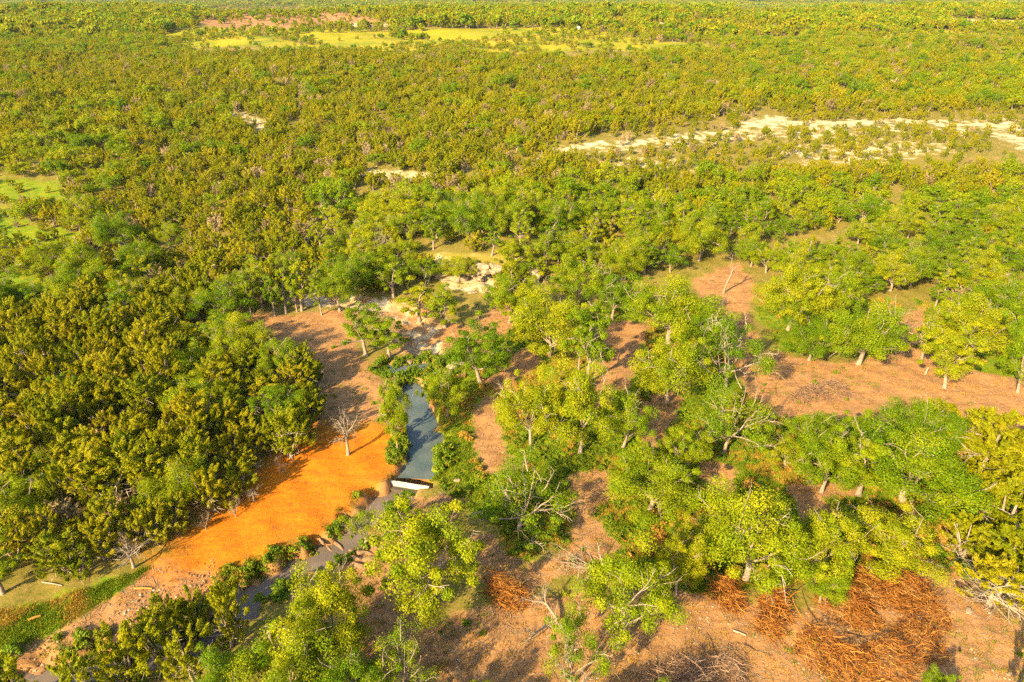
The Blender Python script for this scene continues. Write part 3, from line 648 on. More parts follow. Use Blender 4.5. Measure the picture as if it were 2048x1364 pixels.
for i_, (bx, by, w_, ty_, lab) in enumerate(((640, 1560, 200, 1400, 'lowest'), (860, 1540, 230, 1385, 'second lowest'), (960, 1480, 150, 1372, 'third lowest'), (1180, 1560, 220, 1400, 'fourth lowest'), (1330, 1500, 150, 1378, 'fifth lowest'), (1700, 1500, 170, 1400, 'sixth lowest'), (1860, 1530, 190, 1400, 'seventh lowest'))):
    HAND.append((OAK, O_, bx, by, w_, ty_, '%s oak just below the bottom edge, shading the dirt' % lab, i_ % 6))
for h in HAND:
    ln = (0, 0)
    if 'leaning oak with long' in h[6]: ln = (0, .16)
    put(h[0], h[1], h[2], h[3], h[4], h[5], h[6], k=h[7], lean=ln)
# fallen bare limbs
def fallen(bx, by, length_px, az, label, k=1, tilt=1.25):
    p = P(bx, by); sl = proj(*p)[2]; L_ = length_px * sl / FPX; pr = DEAD[k]
    o = tree('fallen_branch', pr, p[0], p[1], L_ / pr[2][4] * .9, L_ / pr[2][4], 0, label, 'bare limbs lying on the ground', zoff=.5, cat='branch')
    o.rotation_euler = (tilt, 0, az)
fallen(1215, 1155, 125, R(-100), 'pale bare limb lying over dirt above the broad bottom-centre oak', 1)
fallen(1112, 1245, 100, R(-143), 'whitish twiggy limb lying beside the orange stick pile', 0)
fallen(1088, 1262, 95, R(-40), 'bare crooked limb over shaded dark dirt, bottom centre', 3)
fallen(1165, 1372, 70, R(10), 'pale upturned twigs at the bottom edge, centre', 0, .4)

# ------------------------------------------------------------------ the woods
def jitter_grid(y0, y1, sp):
    xs = np.arange(-.84 * y1 - 20, .84 * y1 + 20, sp); ys = np.arange(y0, y1, sp * .87)
    X, Y = np.meshgrid(xs, ys); X = X + (np.arange(len(ys)) % 2)[:, None] * sp / 2
    X = X.ravel() + rng.uniform(-.42, .42, X.size) * sp; Y = Y.ravel() + rng.uniform(-.42, .42, Y.size) * sp
    k = (np.abs(X) < .80 * Y + 14) & (Y >= y0) & (Y < y1)
    return X[k], Y[k]
def nz(x, y, s, ph): return .5 + .25 * (np.sin(x * s + ph) * np.cos(y * s * 1.3 - ph) + np.sin(x * s * .47 - y * s * .61 + 2 * ph)) + .12 * np.sin(x * s * 2.3 + y * s * 1.9)
cand = []
for y0, y1, sp in ((30, 140, 2.5), (140, 260, 2.7), (260, 460, 3.1), (460, 900, 4.6), (900, 2000, 10.), (2000, 5000, 30.), (5000, 12500, 75.)):
    X, Y = jitter_grid(y0, y1, sp)
    keep = ~inside(X, Y, BARE['hand'])
    for pg in Z['meadow']: keep &= ~inside(X, Y, pg) | ((nz(X, Y, .06, 2.3) > .50) & (Y > 250)) | ((rng.random(X.size) < .14) & (Y > 250))
    for pg in Z['caliche']: keep &= ~inside(X, Y, pg) | (rng.random(X.size) < .06)
    for k_, pg in enumerate(SPARSE): keep &= ~inside(X, Y, pg) | (rng.random(X.size) < (.62 if k_ == 0 else .6))
    if y0 < 200:
        for pts, hw, dp in CREEK: keep &= seg_dist(X, Y, pts) > hw + .8
        for fx, fy, fr in FOOT: keep &= np.hypot(X - fx, Y - fy) > fr * .75
    for pg in EXCL: keep &= ~inside(X, Y, pg) | (rng.random(X.size) < .26) | ((nz(X, Y, .06, 2.3) > .52) & (Y > 300))
    keep &= rng.random(X.size) < .95
    if y0 < 900: keep &= (nz(X, Y, .11, 5.1) > .22) | (rng.random(X.size) < .35) | (Y < 118)
    X, Y = X[keep], Y[keep]
    cand.append(np.c_[X, Y, np.full(X.size, sp)])
cand = np.concatenate(cand)
X, Y, SPC = cand.T
px, py, fd = proj(X, Y, land(X, Y))
pk = nz(X, Y, .045, 1.7)
foak = np.where((px > 640) & (py > 395) & (py < 640), .46, .05)
foak = np.where((px > 1350) & (py > 395) & (py < 700), .60, foak)
foak = np.where((px < 260) & (py > 280) & (py < 640), .34, foak)
foak = np.where((py < 215) & (px > 1450), .30, foak); foak = np.where(py < 115, .25, foak)
foak = foak * (.35 + 1.3 * pk)
u = rng.random(X.size)
typ = np.where(u < foak, 0, 1); typ = np.where((u > .83 + .20 * nz(X, Y, .07, 3.3)) & (SPC < 12), 2, typ)      # 0 oak, 1 juniper, 2 bare brush
rs = rng.uniform(.60, 1.30, X.size) * (.82 + .36 * nz(X, Y, .05, 6.2))
sp_ = np.zeros(X.size, bool)
for pg in EXCL + SPARSE[:1]: sp_ |= inside(X, Y, pg)
keep_r = ~((px > 1350) & (py > 480) & (py < 720) & (rng.random(X.size) < .30))
rs = np.where(sp_, rs * .62, rs); typ = np.where(sp_ & (typ == 0) & (py > 150), 1, typ)
inframe = (px > -40) & (px < 2090) & (py < 1480) & (py > 0)
order = np.argsort(fd)
oakN = juN = 0; single = np.zeros(X.size, bool)
have_o = sum(h[1] == O_ for h in HAND); have_j = sum(h[1] == J_ for h in HAND)
# crowns thin out where oaks are larger than the grid: drop neighbours of an oak
drop = ~keep_r
oi = np.where((typ == 0) & (SPC < 4))[0]
rad_o = 3.3 * rs
yo = np.argsort(Y); Ys = Y[yo]
for i in oi:
    if drop[i]: continue
    j = yo[np.searchsorted(Ys, Y[i] - 3.4):np.searchsorted(Ys, Y[i] + 3.4)]
    j = j[(np.hypot(X[j] - X[i], Y[j] - Y[i]) < 2.5 * rs[i]) & (j != i)]; drop[j] = True
for i in order:
    if drop[i] or not inframe[i] or typ[i] == 2: continue
    if typ[i] == 0 and oakN + have_o < 290: oakN += 1; single[i] = True
    elif typ[i] == 1 and juN + have_j < 295: juN += 1; single[i] = True
def place_words(x, y, z):
    a, b, _ = proj(x, y, z); return a / 2048 * 100, b / 1364 * 100
SEEN = set()
_ONES = 'zero one two three four five six seven eight nine ten eleven twelve thirteen fourteen fifteen sixteen seventeen eighteen nineteen'.split()
def say(n):
    n = max(0, min(99, n))
    return _ONES[n] if n < 20 else 'twenty thirty forty fifty sixty seventy eighty ninety'.split()[n // 10 - 2] + ('' if n % 10 == 0 else '-' + _ONES[n % 10])
def label_at(what, reg, a, b):     # its place in the photo, in percent of the width and the height
    return '%s %s, %s percent across, %s down' % (what, reg, say(round(a / 10)) if a % 10 == 0 else say(a // 10) + ' point ' + _ONES[a % 10], say(round(b / 10)))
for i in np.where(single)[0]:
    x, y = X[i], Y[i]; s = rs[i]
    if typ[i] == 0:
        pr = OAK[rng.integers(len(OAK))] if rng.random() < .75 else TALL[rng.integers(2)]
        k = s * rng.uniform(2.7, 3.6) / pr[2][5] if pr in OAK else s * 2.0 / pr[2][5]; kz = s * rng.uniform(4.8, 6.4) / pr[2][4]
        nm, what = O_, ('bright green', 'green', 'full green', 'leafy green')[rng.integers(4)] + ' oak'
    else:
        pr = JUN[rng.integers(len(JUN))]; k = s * rng.uniform(1.6, 2.0) / pr[2][5]; kz = s * rng.uniform(3.9, 5.3) / pr[2][4]; nm, what = J_, 'olive juniper'
    zz = float(land(x, y)); cx, cy = place_words(x, y, zz + kz * pr[2][4] * .7)
    reg = 'in the dense left wood' if cx < 35 and cy > 45 else 'on the wooded slope' if cy < 45 else 'in the wood behind the clearings'
    ax_, ay_ = round(cx * 10), round(cy * 10); n_ = 0
    lab = label_at(what, reg, ax_, ay_)
    while lab in SEEN:
        n_ += 1; lab = label_at(what, reg, ax_ + n_, ay_)
    SEEN.add(lab)
    tree(nm, pr, x, y, k, kz, rng.uniform(0, 6.28), lab, 'oaks of the surrounding wood' if typ[i] == 0 else 'junipers of the surrounding wood', lean=(rng.normal() * .04, rng.normal() * .04))
far = np.where(~single & ~drop)[0]
def forest(name, label, sel, meshes, base, zmul=1.0):
    if not len(sel): return
    sc_ = rs[sel] * base * np.maximum(1, SPC[sel] / 4.2); hz = np.minimum(sc_, rs[sel] * base * 1.7) * zmul * rng.uniform(.85, 1.15, len(sel))
    pts = np.c_[X[sel], Y[sel], land(X[sel], Y[sel]) - .1]
    scatter(name, label, 'woodland', meshes, pts, np.c_[sc_, sc_, hz], np.c_[rng.normal(0, .05, len(sel)), rng.normal(0, .05, len(sel)), rng.uniform(0, 6.28, len(sel))], rng.integers(len(meshes), size=len(sel)))
mid = SPC < 4
forest('oak_woodland', 'bright green oaks scattered through the wooded middle distance', far[(typ[far] == 0) & mid[far]], FO, .58, .9)
forest('juniper_woodland', 'olive juniper wood covering the slopes of the middle distance', far[(typ[far] == 1) & mid[far]], FJ, .92, .85)
forest('bare_brush', 'greyish brown bare brush scattered among the junipers', far[(typ[far] == 2)], FB, .95)
forest('distant_oak_woodland', 'green woodland on the far hills below the horizon', far[(typ[far] == 0) & ~mid[far]], FO2, .72)
forest('distant_juniper_woodland', 'olive woodland on the far hills below the horizon', far[(typ[far] == 1) & ~mid[far]], FJ2, 1.1)
print('TREES', oakN + have_o, juN + have_j, len(far))

# ------------------------------------------------------------------ rock, dam, mud
def rock_mesh(seed, name='rock', m='lime', block=0.0, sub=2):
    import bmesh
    rg = np.random.default_rng(seed); bm = bmesh.new()
    if block: bmesh.ops.create_cube(bm, size=1.6); bmesh.ops.bevel(bm, geom=bm.edges[:], offset=.22, segments=1, affect='EDGES')
    else: bmesh.ops.create_icosphere(bm, subdivisions=sub, radius=1)
    for v in bm.verts:
        n = np.array(v.co); k = 1 + .16 * math.sin(3 * n[0] + seed) * math.cos(2.7 * n[1] + seed * 2) + .10 * math.sin(5 * n[2] + 3 * n[0]) + rg.normal() * (.12 if block else .06)
        v.co = v.co * k
    me = bpy.data.meshes.new(name); bm.to_mesh(me); bm.free(); me.materials.append(M[m]); return me
BLOCK = [rock_mesh(200 + i, 'stone_block', 'lime', 1) for i in range(5)]
BOULD = [rock_mesh(210 + i, 'boulder', 'lime') for i in range(4)]
STONE = [rock_mesh(220 + i, 'stone', 'stone', sub=1) for i in range(3)]; CLOD = [rock_mesh(225 + i, 'clod', 'clod', sub=1) for i in range(3)]; CLOD2 = [rock_mesh(228 + i, 'clod', 'clod2', sub=1) for i in range(3)]
def put_rock(me, name, x, y, s, parent=None, zoff=0.0, rz=None, tilt=.1):
    o = link(bpy.data.objects.new(name, me), parent); z = float(land(x, y)) + zoff
    loc = np.array([x, y, z]) - (np.array(parent.location) if parent else 0)
    o.location = loc; o.scale = s; o.rotation_euler = (random.gauss(0, tilt), random.gauss(0, tilt), random.uniform(0, 6.28) if rz is None else rz); return o
def bluff(pix, label, n, hgt):
    p0 = P(*pix[0]); p1 = P(*pix[1]); root = link(bpy.data.objects.new('limestone_bluff', None)); root.location = (p0 + p1) / 2
    root['label'] = label; root['category'] = 'rock face'; root['group'] = 'limestone outcrops'
    d = p1 - p0; L_ = math.hypot(d[0], d[1]); a = math.atan2(d[1], d[0]); nrm = np.array([-math.sin(a), math.cos(a)])
    for k in range(n):
        f = random.random(); r_ = random.random() ** .8; big = random.random() ** 2
        q = p0[:2] + d[:2] * f + nrm * (r_ * hgt * .35 + random.uniform(-.6, .2))
        o = link(bpy.data.objects.new('stone_block', (BLOCK if random.random() < .7 else BOULD)[random.randrange(4)]), root)
        z_ = min(p0[2] + .1 + r_ * hgt * (.8 + .2 * math.sin(f * 9)), float(land(*q)) + 2.4)
        o.location = (q[0] - root.location.x, q[1] - root.location.y, z_ - root.location.z)
        w_ = .35 + .85 * big
        o.scale = (w_ * random.uniform(.9, 1.6), w_ * random.uniform(.7, 1.1), w_ * random.uniform(.45, .8)); o.rotation_euler = (random.gauss(0, .16), random.gauss(0, .16), a + random.gauss(0, .4))
bluff([(880, 556), (1000, 566)], 'white limestone ledge of stacked blocks above the creek bed', 48, 4.0)
bluff([(795, 548), (870, 556)], 'greyer broken limestone ledge partly hidden by oaks', 26, 2.4)
bluff([(1020, 560), (1075, 572)], 'small tan limestone outcrop right of the white ledge', 14, 1.7)
for bx, by, r_, lab in ((968, 578, 1.3, 'big white boulder below the limestone ledge'), (945, 586, .7, 'smaller white boulder left of the big white boulder'), (985, 540, .9, 'white boulder at the right end of the ledge'),
                        (905, 735, .9, 'flat white rock on the right bank above the pond'), (882, 742, .6, 'small flat white rock nearest the upper pool'), (918, 728, .7, 'white slab beside the upturned post'), (872, 752, .55, 'half hidden white stone above the low bank oak'),
                        (915, 962, .35, 'white stone on the bank right of the dam'), (1385, 1137, .28, 'white stone in shade left of the great oak'), (1398, 1140, .25, 'second white stone in shade by the great oak'), (1938, 1222, .32, 'white stone on the edge of the sandy track'), (1978, 1223, .25, 'white stone right of the sandy track'),
                        (820, 725, .4, 'grey stone at the stony neck of the upper pool')):
    p = P(bx, by); o = put_rock(BOULD[random.randrange(4)], 'boulder', p[0], p[1], (r_ * 1.2, r_ * .8, r_ * .5), zoff=r_ * .15); o['label'] = lab; o['category'] = 'boulder'; o['group'] = 'loose white rocks'
# the small dam: a straight concrete wall of cast sections with a sloped wing at its far end
def box(mb, x0, x1, y0, y1, z0, z1, bev=.03, t=.5):
    v = []
    for z, i in ((z0, 0), (z1 - bev, 0), (z1, bev)):
        v += [(x0 + i, y0 + i, z), (x1 - i, y0 + i, z), (x1 - i, y1 - i, z), (x0 + i, y1 - i, z)]
    f = [(3, 2, 1, 0), (8, 9, 10, 11)]
    for k in (0, 4): f += [(k + i, k + (i + 1) % 4, k + 4 + (i + 1) % 4, k + 4 + i) for i in range(4)]
    mb.add(v, f, t)
pa, pb = np.array(PZ(772, 957, -.25)), np.array(PZ(858, 971, -.25)); dl = float(np.hypot(*(pb - pa)))
dam = link(bpy.data.objects.new('dam', None)); dam.location = (*((pa + pb) / 2), 0); dam.rotation_euler[2] = math.atan2(*(pb - pa)[::-1])
dam['label'] = 'low white concrete dam wall across the creek below the pond'; dam['category'] = 'dam'
ns = 4
for k in range(ns):
    mb = MB(); x0 = -dl / 2 + dl * k / ns; box(mb, x0 + .006, x0 + dl / ns - .006, -.20, .12, -2.6, -.44 + .02 * (k % 2), t=random.uniform(.4, .7))
    link(bpy.data.objects.new('wall_section', mb.mesh('wall_section', (M['concrete'],), False)), dam)
mb = MB(); v = [(-dl / 2 - 1.1, -.2, -2.4), (-dl / 2 - .01, -.55, -2.4), (-dl / 2 - .01, .1, -2.4), (-dl / 2 - 1.1, .1, -2.4), (-dl / 2 - 1.1, -.1, -.35), (-dl / 2 - .01, -.4, -.9), (-dl / 2 - .01, .1, -.46), (-dl / 2 - 1.1, .1, -.3)]
mb.add(v, [(3, 2, 1, 0), (4, 5, 6, 7), (0, 1, 5, 4), (1, 2, 6, 5), (2, 3, 7, 6), (3, 0, 4, 7)], .5); link(bpy.data.objects.new('wing_wall', mb.mesh('wing_wall', (M['concrete'],), False)), dam)
mb = MB(); box(mb, -dl / 2 + .3, dl / 2 - .2, -.75, -.215, -2.6, -.86, t=.0); link(bpy.data.objects.new('apron', mb.mesh('apron', (M['wet'],), False)), dam)
# berm between pool and pond
mudn = 0
for bx, by, L_, w_, az in ((655, 1096, 2.6, .35, 2.35), (672, 1088, 2.8, .32, 2.3), (628, 1118, 2.0, .4, 2.5), (690, 1080, 2.0, .3, 2.2), (706, 1116, 2.2, .42, 2.8), (722, 1106, 2.4, .45, 2.9), (716, 1132, 1.9, .4, 2.7), (740, 1120, 1.6, .5, 2.9), (640, 1080, 1.8, .28, 2.3), (742, 1092, 1.5, .4, 2.6)):
    p = P(bx, by); o = put_rock(BOULD[mudn % 4], 'mud_ridge', p[0], p[1], (L_ / 2, w_ * .62, .26), zoff=.05, rz=az, tilt=.05); mudn += 1
    if mudn <= 4:
        for k in range(4): BOULD[k]
    o['label'] = '%s pale silt ridge at the edge of the muddy creek' % ('first second third fourth fifth sixth seventh eighth ninth tenth'.split()[mudn - 1]); o['category'] = 'mud bank'; o['group'] = 'silt ridges at the creek bend'
    o.data = o.data.copy(); o.data.materials.clear(); o.data.materials.append(M['mud'])

# ------------------------------------------------------------------ heaps of cut brush
def brush_pile(mounds, n, label, m='slash', logs=6, ring=None, swirl=.5, thick=1.0):
    ctr = np.mean([P(a, b) for a, b, *_ in mounds], axis=0)
    root = link(bpy.data.objects.new('brush_pile', None)); root.location = ctr
    root['label'] = label; root['category'] = 'brush pile'; root['group'] = 'heaps of cut brush'
    mb = MB(); rg = np.random.default_rng(abs(hash(label)) % 9999 if False else len(label) * 37 + n)
    mo = []
    for a, b, rp, hm in mounds:
        p = P(a, b); mo.append((p, rp * proj(*p)[2] / FPX, hm))
    areas = np.array([r * r for _, r, _ in mo]); areas = areas / areas.sum()
    def stick(L_, r0, nseg, curl):
        p, r, hm = mo[rg.choice(len(mo), p=areas)]
        q = math.sqrt(rg.random()); az = rg.uniform(0, 6.28); pos = p[:2] + r * q * np.array([math.cos(az) * 1.05, math.sin(az)])
        z = float(land(*pos, False)) + 1.9 * hm * (1 - q ** 2) * rg.uniform(.1, 1.0) + .05
        if ring is not None:
            dd = pos - ring; th = math.atan2(dd[1], dd[0]) + math.pi / 2 + rg.normal() * swirl
        else: th = rg.uniform(0, 6.28)
        d = np.array([math.cos(th), math.sin(th), rg.normal() * .38])
        pts = [np.array([*pos, z])]; bend = rg.normal() * curl
        for k in range(nseg):
            kk = bend + rg.normal() * .32; c, s_ = math.cos(kk), math.sin(kk)
            d = np.array([d[0] * c - d[1] * s_, d[0] * s_ + d[1] * c, d[2] * .8 + rg.normal() * .12]); d = unit(d); pts.append(pts[-1] + d * L_ / nseg)
        pts = np.array(pts) - ctr; pts[:, 2] = np.maximum(pts[:, 2], land(pts[:, 0] + ctr[0], pts[:, 1] + ctr[1], False) - ctr[2] + .04)
        return pts, r0 * np.linspace(1, .4, nseg + 1)
    for k in range(int(n * 3.2)):
        pts, rr = stick(rg.uniform(.3, 1.15), rg.uniform(.012, .032) * thick, 4, .10); mb.tube(pts, rr, 3, rg.uniform(0, 1))
    for k in range(int(n * 2.6)):
        pts, rr = stick(rg.uniform(.3, .9), rg.uniform(.008, .018) * thick, 2, .5); mb.tube(pts, rr, 3, rg.uniform(.2, 1))
    o = link(bpy.data.objects.new('sticks', mb.mesh('sticks', (M[m],))), root); o['kind'] = 'stuff'
    for k in range(logs):
        b2 = MB(); pts, rr = stick(rg.uniform(1.4, 2.9), rg.uniform(.035, .065) * thick, 5, .03); pts[:, 2] += .25; b2.tube(pts, rr, 6, rg.uniform(.2, .6))
        link(bpy.data.objects.new('log', b2.mesh('log', (M[m],))), root)
rc = P(1748, 1255)[:2]
brush_pile([(1690, 1210, 52, 1.1), (1750, 1180, 55, 1.2), (1815, 1195, 50, 1.3), (1850, 1240, 46, 1.4), (1835, 1295, 48, 1.2), (1770, 1330, 55, 1.3), (1690, 1335, 50, 1.1), (1640, 1300, 50, 1.2), (1730, 1240, 34, .5)], 1250, 'great ring of orange cut brush on tan dirt near bottom right', logs=12, ring=rc, swirl=.85)
brush_pile([(1545, 1215, 26, 1.5), (1538, 1258, 26, 1.1), (1560, 1235, 20, 1.0)], 260, 'upright heap of orange brush left of the great ring', logs=6)
brush_pile([(1448, 1192, 28, 1.2), (1466, 1212, 22, .9)], 190, 'loose heap of orange brush farthest left of the great ring', logs=5)
brush_pile([(1370, 1368, 60, 1.2), (1440, 1362, 50, 1.1), (1310, 1375, 40, .9)], 280, 'brown heap of brush in shade at the bottom edge', 'slash_dark', logs=7)
brush_pile([(1008, 1190, 30, 1.3), (1030, 1200, 30, 1.0), (995, 1170, 18, .8)], 220, 'small red-orange heap of sticks beside whitish limbs', logs=4)
brush_pile([(880, 1045, 24, 1.2), (885, 1020, 20, 1.0), (895, 1062, 16, .7)], 170, 'dark brown heap of sticks right of the large oak below the dam', 'slash_dark', logs=4)
brush_pile([(1290, 1090, 34, .5), (1315, 1088, 24, .5)], 120, 'flat heap of dry orange twigs between the oaks, centre', logs=2)
brush_pile([(1625, 790, 30, .8), (1665, 785, 34, 1.0), (1600, 800, 22, .6)], 240, 'grey brush heap on the tan clearing', 'slash_dark', logs=3, thick=.8)
brush_pile([(1955, 1190, 30, .6), (2000, 1215, 34, .7)], 110, 'grey bare boughs on the ground near the right edge', 'slash_dark', logs=3, thick=.8)
for ax_, ay_, bx, by, r_, m, lab in ((58, 1242, 82, 1233, .12, 'slash', 'orange log lying on green grass near the left edge'), (268, 1178, 305, 1178, .09, 'slash', 'short orange log on the stony dirt strip'), (1466, 1262, 1492, 1272, .07, 'dead', 'pale stick on tan dirt left of brush heaps'),
                                    (1850, 750, 1856, 738, .12, 'bark', 'short brown stump leaning on the tan clearing'), (918, 722, 918, 705, .14, 'dead', 'upright cut post by the white slabs'), (1175, 835, 1188, 850, .05, 'dead', 'thin pale pole in the middle grove'), (85, 1165, 125, 1172, .06, 'dead', 'pale bare pole at foot of the left wood')):
    a, b = P(ax_, ay_), P(bx, by)
    if 'post' in lab or 'stump' in lab: b = a + np.array([.15, .05, 1.0])
    mb = MB(); mid_ = (a + b) / 2 + [0, 0, .05]; mb.tube(np.array([a, mid_, b]) + [0, 0, r_ * .8] - a, [r_, r_ * .9, r_ * .75], 7, .8)
    nm = 'post' if 'post' in lab else 'stump' if 'stump' in lab else 'fallen_log'
    o = link(bpy.data.objects.new(nm, mb.mesh(nm, (M[m],)))); o.location = a; o['label'] = lab; o['category'] = nm.replace('_', ' ') if nm != 'fallen_log' else 'log'
# white tank on legs at the far meadow
p = P(1157, 64); tank = link(bpy.data.objects.new('water_tank', None)); tank.location = p; tank.scale = (.5, .5, .6); tank['label'] = 'tiny white tank on legs in the far meadow'; tank['category'] = 'tank'
mb = MB(); a_ = np.linspace(0, 1, 6); mb.tube([(0, 0, 2.2), (0, 0, 2.25), (0, 0, 5), (0, 0, 5.6), (0, 0, 5.7)], [.1, 2.4, 2.4, .8, .05], 14); link(bpy.data.objects.new('tank_body', mb.mesh('tank_body', (M['concrete'],))), tank)
for k in range(4):
    mb = MB(); c_ = (1.6 * (1 if k % 2 else -1), 1.6 * (1 if k > 1 else -1)); mb.tube([(*c_, -.5), (*c_, 2.3)], [.12, .12], 6); link(bpy.data.objects.new('leg', mb.mesh('leg', (M['bark'],))), tank)

# ------------------------------------------------------------------ grass, weeds, stones, twigs
def tuft(seed, n, h, w, sp, m, bend=.5):
    rg = np.random.default_rng(seed); v, f, t = [], [], []
    for k in range(n):
        az = rg.uniform(0, 6.28); r_ = sp * math.sqrt(rg.random()); b = np.array([r_ * math.cos(az), r_ * math.sin(az), -.03]); a2 = rg.uniform(0, 6.28)
        d = np.array([math.cos(a2), math.sin(a2), 0]) * bend * rg.uniform(.3, 1.2); hh = h * rg.uniform(.5, 1.2); s_ = np.array([-math.sin(a2), math.cos(a2), 0]) * w
        i = len(v); v += [b - s_, b + s_, b + s_ * .7 + d * hh * .4 + [0, 0, hh * .6], b - s_ * .7 + d * hh * .4 + [0, 0, hh * .6], b + d * hh + [0, 0, hh]]
        f.append((i, i + 1, i + 2, i + 3)); f.append((i + 3, i + 2, i + 4, i + 4)); t += [np.clip(rg.normal(.5, .2), 0, 1)] * 5
    f = [q for q in f if q[2] != q[3]]
    return mesh_np('tuft', v, np.array(f), (M[m],), t)
def bush(seed, R_=.55, n=9, per=40, lsz=.1, m='weed'):
    rg = np.random.default_rng(seed); c = rg.normal(size=(n, 3)) * [R_ * .5, R_ * .5, R_ * .25] + [0, 0, R_ * .45]
    v, f, t = leaves(rg, c, np.full((n, 3), R_ * .5), per, lsz, jit=.6); return mesh_np('weed', v, f, (M[m],), t)
GT = [tuft(300 + i, 26, .30, .018, .35, 'weed') for i in range(3)]; DT = [tuft(310 + i, 22, .28, .016, .35, 'dry') for i in range(3)]; WB = [bush(320 + i) for i in range(3)]; DB = [bush(330 + i, m='dry') for i in range(2)]
TW = []
for i in range(3):
    mb = MB(); rg_ = np.random.default_rng(340 + i); q, _ = limb(rg_, (-.5, 0, .03), (1, 0, 0), 1.0, 3, .15); q[:, 2] = .03; mb.tube(q, [.02, .018, .014, .008], 3, .7); TW.append(mb.mesh('twig', (M['dead'],)))
hx, hy = [], []
n_ = 150000
yy = np.exp(rng.uniform(math.log(30), math.log(135), n_)); xx = rng.uniform(-.80, .80, n_) * (yy * CP + 20.4)
inh = inside(xx, yy, BARE['hand'])
def inz(nm, x, y, buf=0.0):
    r_ = np.zeros(x.shape, bool)
    for pg in Z[nm]:
        r_ |= (sdist(x, y, pg) > -buf) if buf else inside(x, y, pg)
    return r_
cd_ = np.minimum.reduce([seg_dist(xx, yy, pts) - hw for pts, hw, dp in CREEK]); dwat = np.minimum.reduce([seg_dist(xx, yy, CREEK[k][0]) - CREEK[k][1] for k in (0, 1, 2)])
l_ = inz('lush', xx, yy); g_, d_, o_ = inz('grass', xx, yy) | l_, inz('dirt', xx, yy) & ~l_, inz('orange', xx, yy)
pn = nz(xx, yy, .35, .9); pn2 = nz(xx, yy, .22, 4.1)
def spread(name, label, cat, meshes, sel, smin, smax, cap, zo=0.0, zs=(.8, 1.2)):
    i = np.where(sel)[0]
    if len(i) > cap: i = rng.permutation(i)[:cap]
    s_ = rng.uniform(smin, smax, len(i)); pts = np.c_[xx[i], yy[i], land(xx[i], yy[i]) + zo]
    scatter(name, label, cat, meshes, pts, np.c_[s_, s_, s_ * rng.uniform(*zs, len(i))], np.c_[np.zeros((len(i), 2)), rng.uniform(0, 6.28, len(i))], rng.integers(len(meshes), size=len(i)))
damp = np.array(PZ(815, 965, -.3)); lowc = seg_dist(xx, yy, CREEK[2][0]) < 3.2
bank = (dwat > .35) & (dwat < 1.9) & (yy < 100) & (np.hypot(xx - damp[0], yy - damp[1]) > 3.6) & (~lowc | (rng.random(n_) < .10))
spread('grass', 'short green grass between the oaks and along the creek', 'grass', GT, inh & (g_ & ~d_ & ~o_ & (pn > .42) & (cd_ > .3) & (rng.random(n_) < .75)) | (inh & d_ & ~o_ & (cd_ > .5) & (pn2 > .5) & (rng.random(n_) < .03)), .5, 1.4, 27000)
spread('dry_grass', 'dry orange grass in patches between the oaks', 'grass', DT, (inh & g_ & ~d_ & ~o_ & (pn <= .45)) | (inh & d_ & ~o_ & (cd_ > .5) & (rng.random(n_) < .06)), .6, 1.4, 14000)
spread('bank_weeds', 'green weeds crowding the banks of pond and creek', 'weeds', WB + GT + GT + GT, bank & (pn2 > .32), .5, 1.25, 3600)
spread('undergrowth', 'low green weeds scattered under the oaks', 'weeds', WB, inh & ~o_ & (cd_ > .8) & ((g_ & ~d_) | (rng.random(n_) < .025)) & (pn2 > .5) & (xx > -26) & (rng.random(n_) < .16), .2, .75, 3600)
spread('dry_undergrowth', 'dry tan weeds scattered under the oaks', 'weeds', DB, inh & ~o_ & (cd_ > .8) & g_ & ~d_ & (pn2 < .5) & (xx > -25) & (rng.random(n_) < .04), .3, .9, 700)
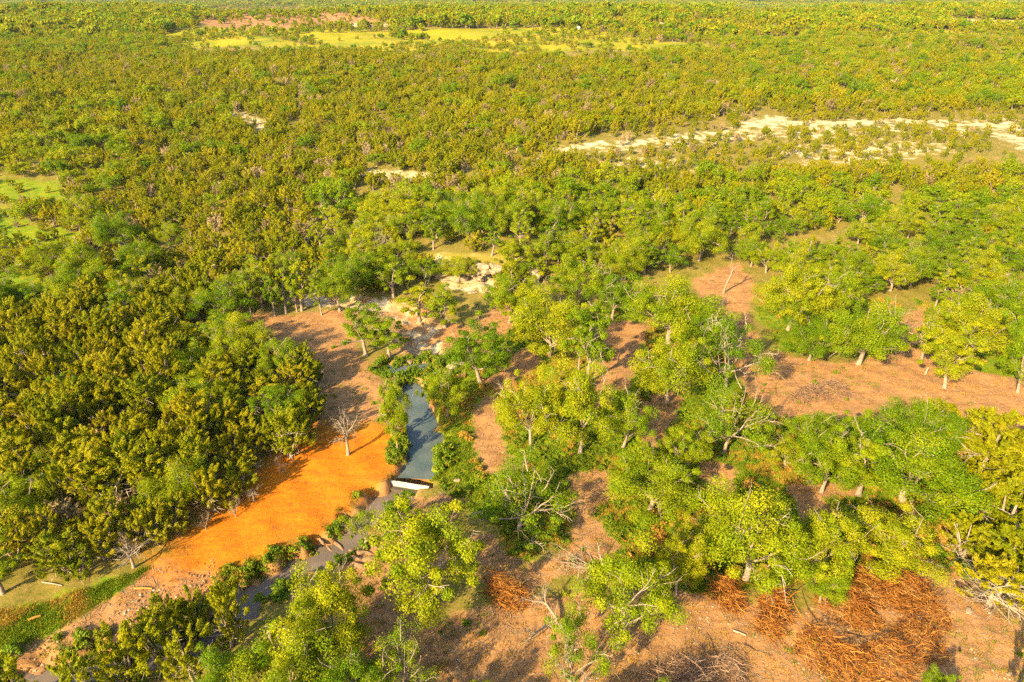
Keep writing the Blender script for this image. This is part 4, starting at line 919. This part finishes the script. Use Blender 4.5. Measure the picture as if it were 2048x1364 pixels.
spread('stones', 'small pale stones scattered over dirt and creek bed', 'stones', STONE, inh & ((d_ & ~o_ & (pn > .6) & (rng.random(n_) < .05)) | ((seg_dist(xx, yy, CREEK[3][0]) < 5) & (rng.random(n_) < .5)) | ((xx > 18) & (yy < 52) & (rng.random(n_) < .02))), .035, .11, 3000, zs=(.5, .9))
spread('orange_clods', 'clods of orange soil on the bare orange clearing', 'clods', CLOD, o_ & (rng.random(n_) < .5), .02, .07, 4000, zs=(.4, .9))
spread('brown_clods', 'clods of brown soil and chips on the bare clearings', 'clods', CLOD2, inh & d_ & ~o_ & (rng.random(n_) < .4), .03, .11, 9000, zs=(.4, .9))
deb = seg_dist(xx, yy, [PZ(450, 1140), PZ(330, 1200), PZ(200, 1270), PZ(60, 1330)])
spread('bank_debris', 'dark bark and root debris along the near creek bank', 'debris', CLOD2 + CLOD2 + STONE[:1], (deb < 2.0) & (pn > .5) & (rng.random(n_) < .35), .04, .17, 420, zs=(.5, 1.0))
spread('twig_litter', 'bits of broken twig littering the cleared dirt', 'litter', TW, inh & d_ & ~o_ & (rng.random(n_) < .12), .35, 1.1, 4500)

# ------------------------------------------------------------------ the air
def haze():
    m, N, L = mat('haze'); v = N.new('ShaderNodeVolumePrincipled'); v.inputs['Color'].default_value = (.72, .90, 1.0, 1); v.inputs['Density'].default_value = HAZE
    o = N.new('ShaderNodeOutputMaterial'); L.new(v.outputs[0], o.inputs['Volume'])
    mb = MB(); x0, x1, y0, y1, z0, z1 = -27000, 27000, -400, 14000, -12, 130
    v = [(x, y, z) for z in (z0, z1) for x, y in ((x0, y0), (x1, y0), (x1, y1), (x0, y1))]
    mb.add(v, [(3, 2, 1, 0), (4, 5, 6, 7), (0, 1, 5, 4), (1, 2, 6, 5), (2, 3, 7, 6), (3, 0, 4, 7)])
    ob = link(bpy.data.objects.new('haze', mb.mesh('haze', (m,), False))); ob['kind'] = 'stuff'; ob['label'] = 'thin pale haze over the far hills'; ob['category'] = 'haze'
HAZE = 3e-5
haze()
